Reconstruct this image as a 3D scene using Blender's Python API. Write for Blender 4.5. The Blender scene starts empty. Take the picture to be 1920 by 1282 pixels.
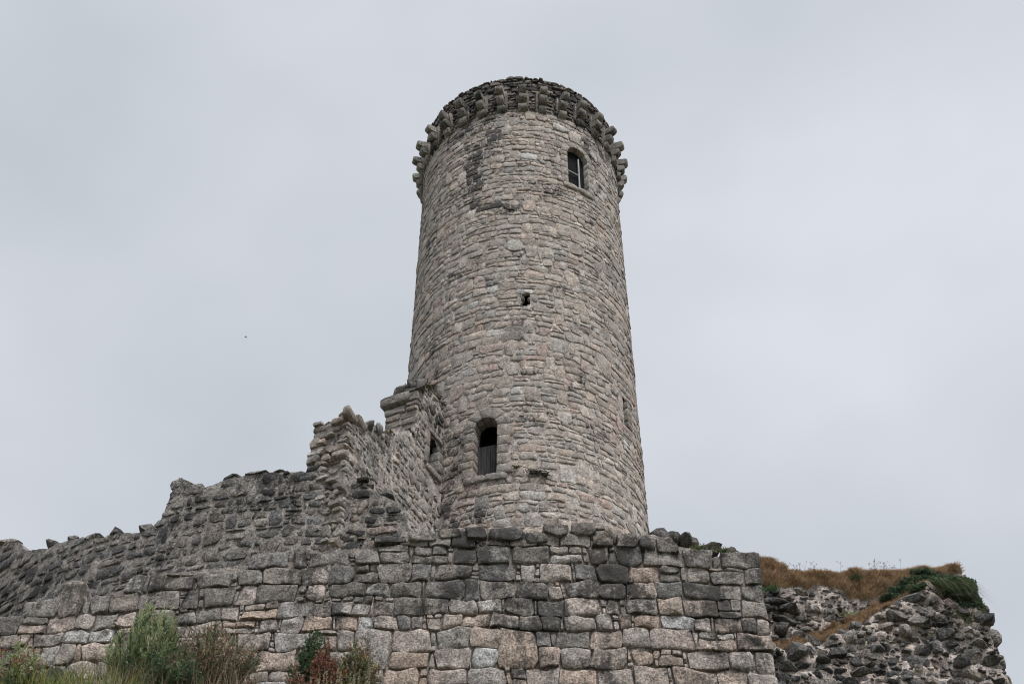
import bpy, bmesh, math, random
from mathutils import Vector, noise

# ------------------------------------------------------------------ camera, sky, sun
sc = bpy.context.scene
COL = sc.collection
PITCH = math.radians(43.66)
CP, SP = math.cos(PITCH), math.sin(PITCH)
F = 2500.0                      # focal length in pixels of the 1920 px wide photograph
CZ = 1.6                        # eye height
cam_d = bpy.data.cameras.new('camera')
cam = bpy.data.objects.new('camera', cam_d)
COL.objects.link(cam)
cam.location = (0, 0, CZ)
cam.rotation_euler = (math.pi / 2 + PITCH, 0, 0)
cam_d.sensor_width = 36.0
cam_d.lens = F / 1920 * 36.0
cam_d.clip_end = 5000
sc.camera = cam

SUN_EL, SUN_AZ = math.radians(58), math.radians(28)     # azimuth measured from -Y (behind the camera) towards +X
world = bpy.data.worlds.new('World')
sc.world = world
world.use_nodes = True
nt = world.node_tree
nt.nodes.clear()
wo = nt.nodes.new('ShaderNodeOutputWorld')
bg = nt.nodes.new('ShaderNodeBackground')
bg.inputs['Strength'].default_value = 0.1
sky = nt.nodes.new('ShaderNodeTexSky')
sky.sky_type = 'NISHITA'
sky.sun_disc = False
sky.sun_elevation = SUN_EL
sky.sun_rotation = math.pi - SUN_AZ
tc = nt.nodes.new('ShaderNodeTexCoord')
n1 = nt.nodes.new('ShaderNodeTexNoise')
n1.inputs['Scale'].default_value = 1.7
n1.inputs['Detail'].default_value = 4
n1.inputs['Roughness'].default_value = 0.5
mp = nt.nodes.new('ShaderNodeMapping')
mp.inputs['Location'].default_value = (5.1, 2.2, 0.3)
mp.inputs['Scale'].default_value = (1, 1, 1.5)
cr = nt.nodes.new('ShaderNodeValToRGB')
cr.color_ramp.elements[0].position = 0.34
cr.color_ramp.elements[0].color = (0.472, 0.512, 0.556, 1)
cr.color_ramp.elements[1].position = 0.66
cr.color_ramp.elements[1].color = (0.672, 0.688, 0.742, 1)
sc10 = nt.nodes.new('ShaderNodeVectorMath')
sc10.operation = 'SCALE'
sc10.inputs['Scale'].default_value = 10.0       # the cloud deck's radiance before the 0.1 strength
mx = nt.nodes.new('ShaderNodeMix')
mx.data_type = 'RGBA'
mx.inputs['Factor'].default_value = 0.95        # almost closed cloud deck in front of the clear sky
L = nt.links.new
L(tc.outputs['Generated'], mp.inputs['Vector'])
L(mp.outputs[0], n1.inputs['Vector'])
L(n1.outputs['Fac'], cr.inputs['Fac'])
L(cr.outputs['Color'], sc10.inputs[0])
L(sky.outputs[0], mx.inputs['A'])
L(sc10.outputs[0], mx.inputs['B'])
L(mx.outputs['Result'], bg.inputs['Color'])
L(bg.outputs[0], wo.inputs[0])

sun_d = bpy.data.lights.new('sun', 'SUN')
sun_d.energy = 2.6
sun_d.angle = math.radians(25)
sun_d.color = (1.0, 0.955, 0.90)
sun = bpy.data.objects.new('sun', sun_d)
COL.objects.link(sun)
sd = Vector((math.sin(SUN_AZ) * math.cos(SUN_EL), -math.cos(SUN_AZ) * math.cos(SUN_EL), math.sin(SUN_EL)))
sun.rotation_euler = (-sd).to_track_quat('-Z', 'Y').to_euler()
sun.location = (20, -20, 60)

sc.view_settings.view_transform = 'Standard'
sc.view_settings.look = 'None'
sc.view_settings.exposure = 0.22
sc.view_settings.gamma = 1.0
sc.view_settings.use_curve_mapping = False
sc.cycles.filter_width = 1.05


# ------------------------------------------------------------------ measuring helpers
def ray(px, py):
    x = (px - 960) / F
    v = (641 - py) / F
    return x, CP - v * SP, SP + v * CP


def on_surf(px, py, yf):
    dx, dy, dz = ray(px, py)
    t = 24.0
    for _ in range(60):
        t = 0.5 * t + 0.5 * yf(t * dx) / dy
    return t * dx, t * dy, CZ + t * dz


def at(px, py, Y):
    return on_surf(px, py, lambda x: Y)


def project(p):
    x, y, z = p[0], p[1], p[2] - CZ
    d = y * CP + z * SP
    return 960 + F * x / d, 641 - F * (-y * SP + z * CP) / d, d


def interp(pts, x):
    if x <= pts[0][0]:
        return pts[0][1]
    for (a, b), (c, d) in zip(pts, pts[1:]):
        if x <= c:
            return b + (d - b) * (x - a) / max(c - a, 1e-6)
    return pts[-1][1]


def smooth(a, b, x):
    t = min(1, max(0, (x - a) / (b - a)))
    return t * t * (3 - 2 * t)


def nz(x, y, z=0.0):
    return noise.noise(Vector((x, y, z)))


# ------------------------------------------------------------------ materials
def nodes_of(name):
    m = bpy.data.materials.new(name)
    m.use_nodes = True
    t = m.node_tree
    b = t.nodes['Principled BSDF']
    b.inputs['Roughness'].default_value = 0.93
    b.inputs['Specular IOR Level'].default_value = 0.25
    return m, t, b


def nnoise(t, vec, scale, detail=5, rough=0.6, out='Fac'):
    n = t.nodes.new('ShaderNodeTexNoise')
    n.inputs['Scale'].default_value = scale
    n.inputs['Detail'].default_value = detail
    n.inputs['Roughness'].default_value = rough
    t.links.new(vec, n.inputs['Vector'])
    return n.outputs[out]


def nmath(t, op, a, b=None, clamp=False):
    n = t.nodes.new('ShaderNodeMath')
    n.operation = op
    n.use_clamp = clamp
    for i, v in enumerate((a, b)):
        if v is None:
            continue
        if isinstance(v, (int, float)):
            n.inputs[i].default_value = v
        else:
            t.links.new(v, n.inputs[i])
    return n.outputs[0]


def nmap(t, v, a, b, c, d):
    n = t.nodes.new('ShaderNodeMapRange')
    n.interpolation_type = 'SMOOTHSTEP'
    t.links.new(v, n.inputs[0])
    for i, q in enumerate((a, b, c, d)):
        n.inputs[i + 1].default_value = q
    return n.outputs[0]


def nmix(t, fac, a, b, blend='MIX'):
    n = t.nodes.new('ShaderNodeMix')
    n.data_type = 'RGBA'
    n.blend_type = blend
    for k, v in (('Factor', fac), ('A', a), ('B', b)):
        if isinstance(v, (int, float)):
            n.inputs[k].default_value = v
        elif isinstance(v, tuple):
            n.inputs[k].default_value = (*v, 1)
        else:
            t.links.new(v, n.inputs[k])
    return n.outputs['Result']


def stone_material(name, dark=(0.030, 0.031, 0.033), bump=0.7, grain=22.0, spots=0.5, streak=0.35, amp=1.0):
    m, t, b = nodes_of(name)
    g = t.nodes.new('ShaderNodeNewGeometry').outputs['Position']
    at_ = t.nodes.new('ShaderNodeAttribute')
    at_.attribute_name = 'tint'
    col, alpha = at_.outputs['Color'], at_.outputs['Alpha']
    # mottling of the granite itself
    mott = nmap(t, nnoise(t, g, 5.0, 6, 0.65), 0.28, 0.72, 1 - 0.38 * amp, 1 + 0.36 * amp)
    c = nmix(t, 1.0, col, mott, 'MULTIPLY')
    warm = nmap(t, nnoise(t, g, 1.3, 3), 0.35, 0.7, 0.0, 0.35)
    c = nmix(t, warm, c, nmix(t, 1.0, c, (1.10, 0.97, 0.90), 'MULTIPLY'))
    # crystals
    gr = nmap(t, nnoise(t, g, grain, 4, 0.8), 0.32, 0.68, 1 - 0.66 * amp, 1 + 0.66 * amp)
    c = nmix(t, 1.0, c, gr, 'MULTIPLY')
    # pale crustose lichen in small spots
    sp = nmap(t, nnoise(t, g, 13.0, 4, 0.7), 0.62, 0.70, 0.0, spots)
    c = nmix(t, sp, c, (0.36, 0.36, 0.35))
    # black lichen: broad blotches broken up by fine ones, more of it where the stone's alpha is high
    big = nnoise(t, g, 1.5, 7, 0.66)
    sep = t.nodes.new('ShaderNodeMapping')
    sep.inputs['Scale'].default_value = (2.6, 2.6, 0.35)
    t.links.new(g, sep.inputs['Vector'])
    st = nnoise(t, sep.outputs[0], 1.4, 4, 0.6)
    lev = nmath(t, 'ADD', nmath(t, 'MULTIPLY', big, 1.0 - streak), nmath(t, 'MULTIPLY', st, streak))
    fine = nmath(t, 'MULTIPLY', nmath(t, 'SUBTRACT', nnoise(t, g, 13.0, 5, 0.78), 0.5), 0.62)
    lev = nmath(t, 'ADD', lev, fine)
    lev = nmath(t, 'ADD', lev, nmath(t, 'MULTIPLY', alpha, 0.5))
    lev = nmath(t, 'ADD', lev, nmap(t, nnoise(t, g, 0.55, 3), 0.3, 0.7, -0.09, 0.09))
    msk = nmap(t, lev, 0.65, 0.79, 0.0, 0.88)
    c = nmix(t, msk, c, dark)
    t.links.new(c, b.inputs['Base Color'])
    bp = t.nodes.new('ShaderNodeBump')
    bp.inputs['Strength'].default_value = bump
    bp.inputs['Distance'].default_value = 0.05
    hgt = nmath(t, 'ADD', nnoise(t, g, 7.0, 8, 0.68), nmath(t, 'MULTIPLY', nnoise(t, g, 32.0, 3, 0.6), 0.35))
    t.links.new(hgt, bp.inputs['Height'])
    t.links.new(bp.outputs[0], b.inputs['Normal'])
    return m


M_TOWER = stone_material('tower_granite', bump=0.62, grain=18, spots=0.3, amp=0.72)
M_BLOCK = stone_material('weathered_granite_blocks', dark=(0.046, 0.045, 0.045), bump=0.75, grain=24, spots=0.6)
M_RUBBLE = stone_material('dark_rubble_granite', bump=1.0, grain=20, spots=0.8)
M_MORTAR = stone_material('lime_mortar', bump=0.9, grain=30, spots=0.25, streak=0.2)


def leaf_material(name):
    m, t, b = nodes_of(name)
    at_ = t.nodes.new('ShaderNodeAttribute')
    at_.attribute_name = 'tint'
    t.links.new(at_.outputs['Color'], b.inputs['Base Color'])
    b.inputs['Roughness'].default_value = 0.75
    tr = t.nodes.new('ShaderNodeBsdfTranslucent')
    t.links.new(at_.outputs['Color'], tr.inputs['Color'])
    ms = t.nodes.new('ShaderNodeMixShader')
    ms.inputs[0].default_value = 0.35
    t.links.new(b.outputs[0], ms.inputs[1])
    t.links.new(tr.outputs[0], ms.inputs[2])
    t.links.new(ms.outputs[0], t.nodes['Material Output'].inputs['Surface'])
    return m


M_LEAF = leaf_material('foliage')


def wood_material():
    m, t, b = nodes_of('weathered_door_wood')
    g = t.nodes.new('ShaderNodeNewGeometry').outputs['Position']
    mp_ = t.nodes.new('ShaderNodeMapping')
    mp_.inputs['Scale'].default_value = (22, 22, 1.2)
    t.links.new(g, mp_.inputs['Vector'])
    n = nnoise(t, mp_.outputs[0], 1.0, 6, 0.7)
    c = nmix(t, nmap(t, n, 0.3, 0.7, 0, 1), (0.018, 0.017, 0.018), (0.085, 0.082, 0.083))
    t.links.new(c, b.inputs['Base Color'])
    bp = t.nodes.new('ShaderNodeBump')
    bp.inputs['Strength'].default_value = 0.5
    bp.inputs['Distance'].default_value = 0.01
    t.links.new(n, bp.inputs['Height'])
    t.links.new(bp.outputs[0], b.inputs['Normal'])
    return m


M_WOOD = wood_material()


def plain(name, col, rough=0.6, metal=0.0):
    m, t, b = nodes_of(name)
    g = t.nodes.new('ShaderNodeNewGeometry').outputs['Position']
    v = nmap(t, nnoise(t, g, 9.0, 5), 0.3, 0.7, 0.75, 1.2)
    t.links.new(nmix(t, 1.0, col, v, 'MULTIPLY'), b.inputs['Base Color'])
    b.inputs['Roughness'].default_value = rough
    b.inputs['Metallic'].default_value = metal
    return m


M_BAR = plain('white_painted_bar', (0.36, 0.37, 0.385), 0.5)
M_DARK_INSIDE = plain('painted_dark_interior', (0.012, 0.013, 0.015), 0.6)  # near-black colour stands in for the darkness inside the window
M_DARK_INSIDE.node_tree.nodes['Principled BSDF'].inputs['Specular IOR Level'].default_value = 0.03
M_BIRD = plain('dark_plumage', (0.05, 0.05, 0.055), 0.8)


def ground_material():
    m, t, b = nodes_of('rough_grass_ground')
    g = t.nodes.new('ShaderNodeNewGeometry').outputs['Position']
    c = nmix(t, nmap(t, nnoise(t, g, 0.6, 6), 0.35, 0.65, 0, 1), (0.06, 0.075, 0.035), (0.14, 0.115, 0.07))
    c = nmix(t, 1.0, c, nmap(t, nnoise(t, g, 14.0, 5, 0.7), 0.3, 0.7, 0.5, 1.4), 'MULTIPLY')
    t.links.new(c, b.inputs['Base Color'])
    bp = t.nodes.new('ShaderNodeBump')
    bp.inputs['Strength'].default_value = 0.8
    t.links.new(nnoise(t, g, 9.0, 6, 0.7), bp.inputs['Height'])
    t.links.new(bp.outputs[0], b.inputs['Normal'])
    return m


M_GROUND = ground_material()


# ------------------------------------------------------------------ mesh helpers
class MB:
    def __init__(self):
        self.v, self.f, self.c = [], [], []

    def add(self, verts, faces, col):
        o = len(self.v)
        self.v.extend(verts)
        self.f.extend([tuple(i + o for i in f) for f in faces])
        if isinstance(col, list):
            self.c.extend(col)
        else:
            self.c.extend([col] * len(verts))

    def mesh(self, name, mat, origin=(0, 0, 0), smooth_=True, sharp=None):
        me = bpy.data.meshes.new(name)
        ox, oy, oz = origin
        me.from_pydata([(x - ox, y - oy, z - oz) for x, y, z in self.v], [], self.f)
        a = me.attributes.new('tint', 'FLOAT_COLOR', 'POINT')
        a.data.foreach_set('color', [q for c in self.c for q in c])
        if smooth_:
            me.polygons.foreach_set('use_smooth', [True] * len(me.polygons))
        me.materials.append(mat)
        if sharp and smooth_:
            me.set_sharp_from_angle(angle=math.radians(sharp))
        return me

    def build(self, name, mat, parent=None, smooth_=True, kind=None, base=False, sharp=48):
        n = len(self.v)
        if n == 0:
            return None
        if base:
            o_ = (sum(p[0] for p in self.v) / n, sum(p[1] for p in self.v) / n, min(p[2] for p in self.v))
        else:
            o_ = tuple(sum(p[i] for p in self.v) / n for i in range(3))
        ob = bpy.data.objects.new(name, self.mesh(name, mat, o_, smooth_, sharp))
        COL.objects.link(ob)
        place(ob, o_, parent)
        if kind:
            ob['kind'] = kind
        return ob


def world_loc(o):
    p = Vector(o.location)
    while o.parent:
        o = o.parent
        p += Vector(o.location)
    return p


def place(ob, loc, parent=None):
    if parent is not None:
        ob.parent = parent
        ob.location = Vector(loc) - world_loc(parent)
    else:
        ob.location = loc


def tag(o, label, cat, group=None, kind=None):
    o['label'] = label
    o['category'] = cat
    if group:
        o['group'] = group
    if kind:
        o['kind'] = kind
    return o


def empty(name, loc, parent=None):
    o = bpy.data.objects.new(name, None)
    o.empty_display_size = 0.3
    COL.objects.link(o)
    place(o, loc, parent)
    return o


# ------------------------------------------------------------------ masonry
def layout(rng, u0, u1, v0, v1, rh, asp, wav=0.05, p_split=0.12, p_span=0.1, p_chink=0.0, seed=0.0, lean=0.12):
    """Irregular courses of stones on a (u, v) sheet: list of (polygon, is_chink)."""
    rows = [v0]
    while rows[-1] < v1:
        rows.append(rows[-1] + rng.uniform(*rh))

    def b(k, u):
        k = min(k, len(rows) - 1)
        h = rh[0]
        return rows[k] + wav * h * (1.3 * nz(u * 0.45, k * 7.31, seed) + 1.5 * nz(u * 1.7, k * 3.7 + 40, seed) + 0.6 * nz(u * 4.1, k * 5.1 + 90, seed))

    out = []

    def quad(ua, ub, k0, k1, fa, fb, la, lb):
        # la / lb: (bottom, top) lean of the left and right edge; fa / fb: fractions between the two boundaries
        def y(u, f):
            lo, hi = b(k0, u), b(k1, u)
            return lo + (hi - lo) * f
        h = rows[min(k1, len(rows) - 1)] - rows[k0]
        p = []
        A0, B0 = ua + la[0], ub + lb[0]
        A1, B1 = ua + la[1], ub + lb[1]
        n = 2 if (B0 - A0) < h * 1.3 else 3
        for i in range(n + 1):
            u = A0 + (B0 - A0) * i / n
            p.append((u, y(u, fa)))
        for i in range(n + 1):
            u = B1 + (A1 - B1) * i / n
            p.append((u, y(u, fb)))
        return p

    spans = []
    for k in range(len(rows) - 1):
        h = rows[k + 1] - rows[k]
        free, s = [], u0
        for a, c in sorted(spans):
            if a > s + 1e-4:
                free.append((s, a, s > u0))
            s = max(s, c)
        if s < u1:
            free.append((s, u1, s > u0))
        spans = []
        for a, c, _ in free:
            u = a
            le = (0, 0)
            while u < c - 1e-4:
                w = h * rng.uniform(*asp) if rng.random() > 0.15 else h * rng.uniform(asp[0] * 0.6, asp[0])
                if c - u < w * 1.45:
                    w = c - u
                ub = u + w
                re = (0, 0) if abs(ub - c) < 1e-4 else tuple(rng.uniform(-lean, lean) * h for _ in range(2))
                r = rng.random()
                if r < p_span and k + 2 < len(rows) and h * 0.8 < w < h * 2.6:
                    out.append((quad(u, ub, k, k + 2, 0, 1, (le[0], 0), (re[0], 0)), False))
                    spans.append((u, ub))
                elif r < p_span + p_split:
                    f = rng.choice((rng.uniform(0.3, 0.7), rng.uniform(0.74, 0.86)))
                    mid = lambda q: (q[0] * (1 - f) + q[1] * f)
                    out.append((quad(u, ub, k, k + 1, 0, f, (le[0], mid(le)), (re[0], mid(re))), False))
                    if rng.random() < 0.6:
                        um = u + w * rng.uniform(0.35, 0.65)
                        out.append((quad(u, um, k, k + 1, f, 1, (mid(le), le[1]), (0, 0)), f > 0.7))
                        out.append((quad(um, ub, k, k + 1, f, 1, (0, 0), (mid(re), re[1])), f > 0.7))
                    else:
                        out.append((quad(u, ub, k, k + 1, f, 1, (mid(le), le[1]), (mid(re), re[1])), f > 0.7))
                else:
                    out.append((quad(u, ub, k, k + 1, 0, 1, le, re), False))
                u, le = ub, re
                if p_chink and rng.random() < p_chink and c - u > h * 1.5:
                    w = h * rng.uniform(0.16, 0.3)
                    m = rng.choice((1, 2, 3))
                    re = tuple(rng.uniform(-lean, lean) * h for _ in range(2))
                    fs = [0] + sorted(rng.uniform(0.2, 0.8) for _ in range(m - 1)) + [1]
                    for f0, f1 in zip(fs, fs[1:]):
                        q = lambda e, f: e[0] * (1 - f) + e[1] * f
                        out.append((quad(u, u + w, k, k + 1, f0, f1, (q(le, f0), q(le, f1)), (q(re, f0), q(re, f1))), True))
                    u += w
                    le = re
    return out


def poly_area(p):
    return 0.5 * sum(a[0] * b[1] - b[0] * a[1] for a, b in zip(p, p[1:] + p[:1]))


def centroid(p):
    n = len(p)
    return sum(q[0] for q in p) / n, sum(q[1] for q in p) / n


def inset(p, g):
    n = len(p)
    out = []
    for i in range(n):
        ax, ay = p[i - 1]
        bx, by = p[i]
        cx, cy = p[(i + 1) % n]
        e1 = Vector((bx - ax, by - ay))
        e2 = Vector((cx - bx, cy - by))
        if e1.length < 1e-6 or e2.length < 1e-6:
            out.append((bx, by))
            continue
        e1.normalize()
        e2.normalize()
        nn = Vector((-e1.y - e2.y, e1.x + e2.x))
        if nn.length < 1e-3:
            out.append((bx, by))
            continue
        nn.normalize()
        c = max(0.45, nn.x * -e1.y + nn.y * e1.x)
        out.append((bx + nn.x * g / c, by + nn.y * g / c))
    return out


def rounded(p, r, rng):
    """cut the sharp corners of a polygon, by r of the shorter neighbouring edge"""
    n = len(p)
    out = []
    for i in range(n):
        a, b, c = Vector(p[i - 1]), Vector(p[i]), Vector(p[(i + 1) % n])
        e1, e2 = a - b, c - b
        if e1.length < 1e-5 or e2.length < 1e-5:
            continue
        if e1.normalized().dot(e2.normalized()) > -0.75:
            k = r * rng.uniform(0.6, 1.4)
            q1 = b + e1 * min(0.48, k)
            q2 = b + e2 * min(0.48, k)
            out += [tuple(q1), tuple(q2)]
        else:
            out.append(tuple(b))
    return out


def stone_into(mb, poly, P, rng, tint, e=0.0, bulge=0.04, back=0.12, tilt=0.0, gap=0.02, rnd=0.3, rough=0.012, rings=1, shape_jit=0.06):
    """One stone: a rim sunk into the wall, an arris, and a swollen broken face."""
    q = rounded(inset(poly, gap), rnd, rng)
    if len(q) < 4 or poly_area(q) < 1e-4:
        return None
    cx, cy = centroid(q)
    us = [a[0] for a in q]
    vs = [a[1] for a in q]
    h = max(vs) - min(vs)
    w = max(us) - min(us)
    sz = min(h, w)
    ph = rng.uniform(0, 100)
    jit = shape_jit * sz
    q = [(x + jit * nz(x * 6 / max(sz, 0.05), y * 6 / max(sz, 0.05), ph), y + jit * nz(x * 6 / max(sz, 0.05), y * 6 / max(sz, 0.05), ph + 9)) for x, y in q]
    tv = tilt + rng.uniform(-1, 1) * 0.5 * tilt
    tu = rng.uniform(-1, 1) * abs(tilt) * 0.7
    n = len(q)
    V, Fc = [], []

    def dep(x, y, s):
        return e + s * bulge - tv * (y - cy) + tu * (x - cx) + rough * (1.1 * nz(x * 3.1, y * 3.1, ph) + 0.7 * nz(x * 8, y * 8, ph + 3))
    lv = [(1.0, -back, True), (1.0, 0.0, False)]
    if rings == 1:
        lv += [(0.86, 0.85, False)]
    else:
        lv += [(0.92, 0.72, False), (0.64, 0.95, False), (0.32, 1.0, False)]
    for k, (s, d, ab) in enumerate(lv):
        for x, y in q:
            jx = 1 + (rng.uniform(-0.025, 0.025) if k >= 2 else 0)
            X, Y = cx + (x - cx) * s * jx, cy + (y - cy) * s * jx
            V.append(P(X, Y, e + d if ab else dep(X, Y, d)))
    V.append(P(cx, cy, dep(cx, cy, 1.0)))
    for k in range(len(lv) - 1):
        for i in range(n):
            j = (i + 1) % n
            Fc.append((k * n + i, k * n + j, (k + 1) * n + j, (k + 1) * n + i))
    o = (len(lv) - 1) * n
    for i in range(n):
        Fc.append((o + i, o + (i + 1) % n, len(V) - 1))
    mb.add(V, Fc, tint)
    return V


def var(rng, base, amt=0.12, a=0.3, hue=0.03):
    k = 1 + rng.uniform(-amt, amt)
    h = rng.uniform(-hue, hue)
    return (base[0] * k * (1 + h), base[1] * k, base[2] * k * (1 - h), a)


def inside(poly, x, y):
    r = False
    n = len(poly)
    for i in range(n):
        x1, y1 = poly[i - 1]
        x2, y2 = poly[i]
        if (y1 > y) != (y2 > y) and x < (x2 - x1) * (y - y1) / (y2 - y1) + x1:
            r = not r
    return r


def push_out(poly, hole, m):
    """move vertices of poly that lie inside hole onto the hole's edge (plus m)"""
    hx, hy = centroid(hole)
    out = []
    for x, y in poly:
        if inside(hole, x, y):
            best = None
            for i in range(len(hole)):
                a, b = Vector(hole[i - 1]), Vector(hole[i])
                e = b - a
                t = min(1, max(0, (Vector((x, y)) - a).dot(e) / max(e.length_squared, 1e-9)))
                c = a + e * t
                d = (c - Vector((x, y))).length
                if best is None or d < best[0]:
                    best = (d, c)
            x, y = best[1]
        out.append((x, y))
    return out


def core_sheet(mb, P, u0, u1, top, bot, thick, du, dv, rec, amp, tint, holes=(), seed=0.0, ends=True, top_amp=0.06):
    """The mortared body of a wall behind its facing stones: front sheet, ragged top, back."""
    nu = max(2, int((u1 - u0) / du))
    nv = max(2, int((max(top(u0 + (u1 - u0) * i / nu) for i in range(nu + 1)) - bot) / dv))
    V, Fc = [], []
    for i in range(nu + 1):
        u = u0 + (u1 - u0) * i / nu
        tp = top(u) + top_amp * nz(u * 2.3, 3.3, seed) + top_amp * nz(u * 7.0, 8.3, seed)
        for j in range(nv + 1):
            v = bot + (tp - bot) * j / nv
            V.append(P(u, v, -rec + amp * (1.2 * nz(u * 3, v * 3, seed) + nz(u * 9, v * 9, seed + 5))))
        for k in range(1, 4):
            V.append(P(u, tp + 0.05 * nz(u * 4, k * 3.0, seed) - 0.03 * k, -rec - thick * k / 3))
        V.append(P(u, bot, -rec - thick))
    m = nv + 1 + 4
    for i in range(nu):
        for j in range(m - 1):
            if j < nv and holes:
                u = u0 + (u1 - u0) * (i + 0.5) / nu
                v = bot + (top(u) - bot) * (j + 0.5) / nv
                if any(inside(h, u, v) for h in holes):
                    continue
            a = i * m + j
            Fc.append((a, a + m, a + m + 1, a + 1))
    if ends:
        Fc.append(tuple(range(0, m)))
        Fc.append(tuple(range(nu * m + m - 1, nu * m - 1, -1)))
    mb.add(V, Fc, tint)


_ICO = {}


def ico(sub):
    if sub not in _ICO:
        bm = bmesh.new()
        bmesh.ops.create_icosphere(bm, subdivisions=sub, radius=1.0)
        bm.verts.ensure_lookup_table()
        _ICO[sub] = ([tuple(v.co) for v in bm.verts], [tuple(v.index for v in f.verts) for f in bm.faces])
        bm.free()
    return _ICO[sub]


def rock_into(mb, c, size, rng, tint, sub=1, yaw=None, angular=0.9):
    """a broken stone: a lump cut flat by a dozen random planes"""
    V0, F0 = ico(sub)
    ph = rng.uniform(0, 100)
    yaw = rng.uniform(-0.5, 0.5) if yaw is None else yaw
    roll = rng.uniform(-0.25, 0.25)
    cy, sy, cr_, sr = math.cos(yaw), math.sin(yaw), math.cos(roll), math.sin(roll)
    planes = []
    if angular > 0.1:
        for ax in ((1, 0, 0), (-1, 0, 0), (0, -1, 0), (0, 0, 1), (0, 0, -1)):
            n = Vector(ax) + Vector((rng.uniform(-0.35, 0.35), rng.uniform(-0.35, 0.35), rng.uniform(-0.35, 0.35)))
            planes.append((n.normalized(), rng.uniform(0.62, 0.82)))
        for _ in range(6):
            n = Vector((rng.uniform(-1, 1), rng.uniform(-1, 0.3), rng.uniform(-1, 1)))
            if n.length > 0.1:
                planes.append((n.normalized(), rng.uniform(0.68, 0.95)))
    V = []
    for x, y, z in V0:
        r = 1 + 0.18 * nz(x * 1.3 + ph, y * 1.3, z * 1.3)
        p = Vector((x, y, z)) * r * (1.15 if angular > 0.1 else 1.0)
        for _ in range(2):
            for n, d in planes:
                q = p.dot(n) - d
                if q > 0:
                    p -= n * q
        k = 1 + (0.13 if sub > 1 else 0.04) * nz(x * 2.9 + ph, y * 2.9, z * 2.9)
        X, Y, Z = p.x * k * size[0] * 1.2, p.y * k * size[1] * 1.2, p.z * k * size[2] * 1.2
        X, Z = X * cr_ - Z * sr, X * sr + Z * cr_
        X, Y = X * cy - Y * sy, X * sy + Y * cy
        V.append((c[0] + X, c[1] + Y, c[2] + Z))
    mb.add(V, F0, tint)


# ------------------------------------------------------------------ the ground
def ya(x):
    return 23.8 + x * x / 140.0


def yas(x):
    return x / 70.0


def ground_z(x, y):
    if y < 3:
        z = 0.0
    elif y < 23.4:
        z = 14.0 * (y - 3) / 20.4
    elif y < 24.6:
        z = 14.0
    else:
        z = 14.0 + 4.2 * smooth(25.0, 25.3, y)
        z -= 18.2 * smooth(60, 160, y)
    if y >= 24.6:
        z = min(z, 14.0) + max(0.0, z - 14.0) * (1 - smooth(5.5, 7.5, x))
    if y > 3:
        z *= 0.35 + 0.65 * (1 - smooth(8.6, 14, x))
    return z + (0.12 * nz(x * 0.5, y * 0.5) if 1 < y < 70 else 0)


def axis(lo, hi, step, far):
    a = [-far, -far * 0.4, -far * 0.15]
    a = [q for q in a if q < lo - 1]
    x = lo
    while x <= hi:
        a.append(x)
        x += step
    return a + [q for q in (far * 0.15, far * 0.4, far) if q > hi + 1]


gx = axis(-40, 40, 1.0, 2500)
gy = [-2500, -800, -200, -60, -30, -15, -8, -4, -2, 0, 1.5] + [3 + i * 0.6 for i in range(34)] + [23.4, 23.9, 24.3, 24.6, 24.8, 25.05, 25.1, 25.18, 25.25, 25.35, 26, 27, 28] + [30 + 3 * i for i in range(12)] + [80, 100, 120, 140, 160, 250, 600, 2500]
mb = MB()
V = [(x, y, ground_z(x, y)) for y in gy for x in gx]
nx = len(gx)
sh = lambda x, y: max(0.0, 0.045 * max(0.0, -5.0 - max(x, -20)) ** 2 + max(x, -20) ** 2 / 140) * smooth(10, 23.4, y) * (1 - smooth(30, 60, y)) if x < 0 else x * x / 140 * smooth(10, 23.4, y) * (1 - smooth(30, 60, y)) if x < 15 else 1.6 * smooth(10, 23.4, y) * (1 - smooth(30, 60, y))
V = [(x, y + sh(x, y), z) for x, y, z in V]
mb.add(V, [(j * nx + i, j * nx + i + 1, (j + 1) * nx + i + 1, (j + 1) * nx + i) for j in range(len(gy) - 1) for i in range(nx - 1)], (0.1, 0.1, 0.1, 0))
o = bpy.data.objects.new('ground', mb.mesh('ground', M_GROUND))
COL.objects.link(o)
o['kind'] = 'structure'

# ------------------------------------------------------------------ the round tower
rng = random.Random(11)
TD = 30.6                                   # distance of the tower's axis
TR = 3.406                                  # its radius
TX = 17 / F * 1.40 * TD
Z_CORB = CZ + 1.2261 * TD                   # middle of the corbels' top blocks
TOWER = empty('round_tower', (TX, TD, 18.0))
tag(TOWER, 'tall round granite keep with a ring of corbels below its ragged top', 'tower')


def tower_r(z):
    return TR + 0.006 * (Z_CORB - z)


def on_tower(px, py):
    dx, dy, dz = ray(px, py)
    r = TR
    for _ in range(8):
        a = dx * dx + dy * dy
        b = -2 * (dx * TX + dy * TD)
        c = TX * TX + TD * TD - r * r
        disc = max(0.0, b * b - 4 * a * c)
        t = (-b - math.sqrt(disc)) / (2 * a)
        z = CZ + t * dz
        r = tower_r(z)
    return math.atan2(t * dx - TX, TD - t * dy) * TR, z


def PT(u, v, d):
    th = u / TR
    r = tower_r(v) + d
    return TX + r * math.sin(th), TD - r * math.cos(th), v


Z_RIM = on_tower(977, 146)[1]
Z_CB = Z_CORB - 0.17 - 0.68                 # underside of the corbels
Z_LOW = 19.0


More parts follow.
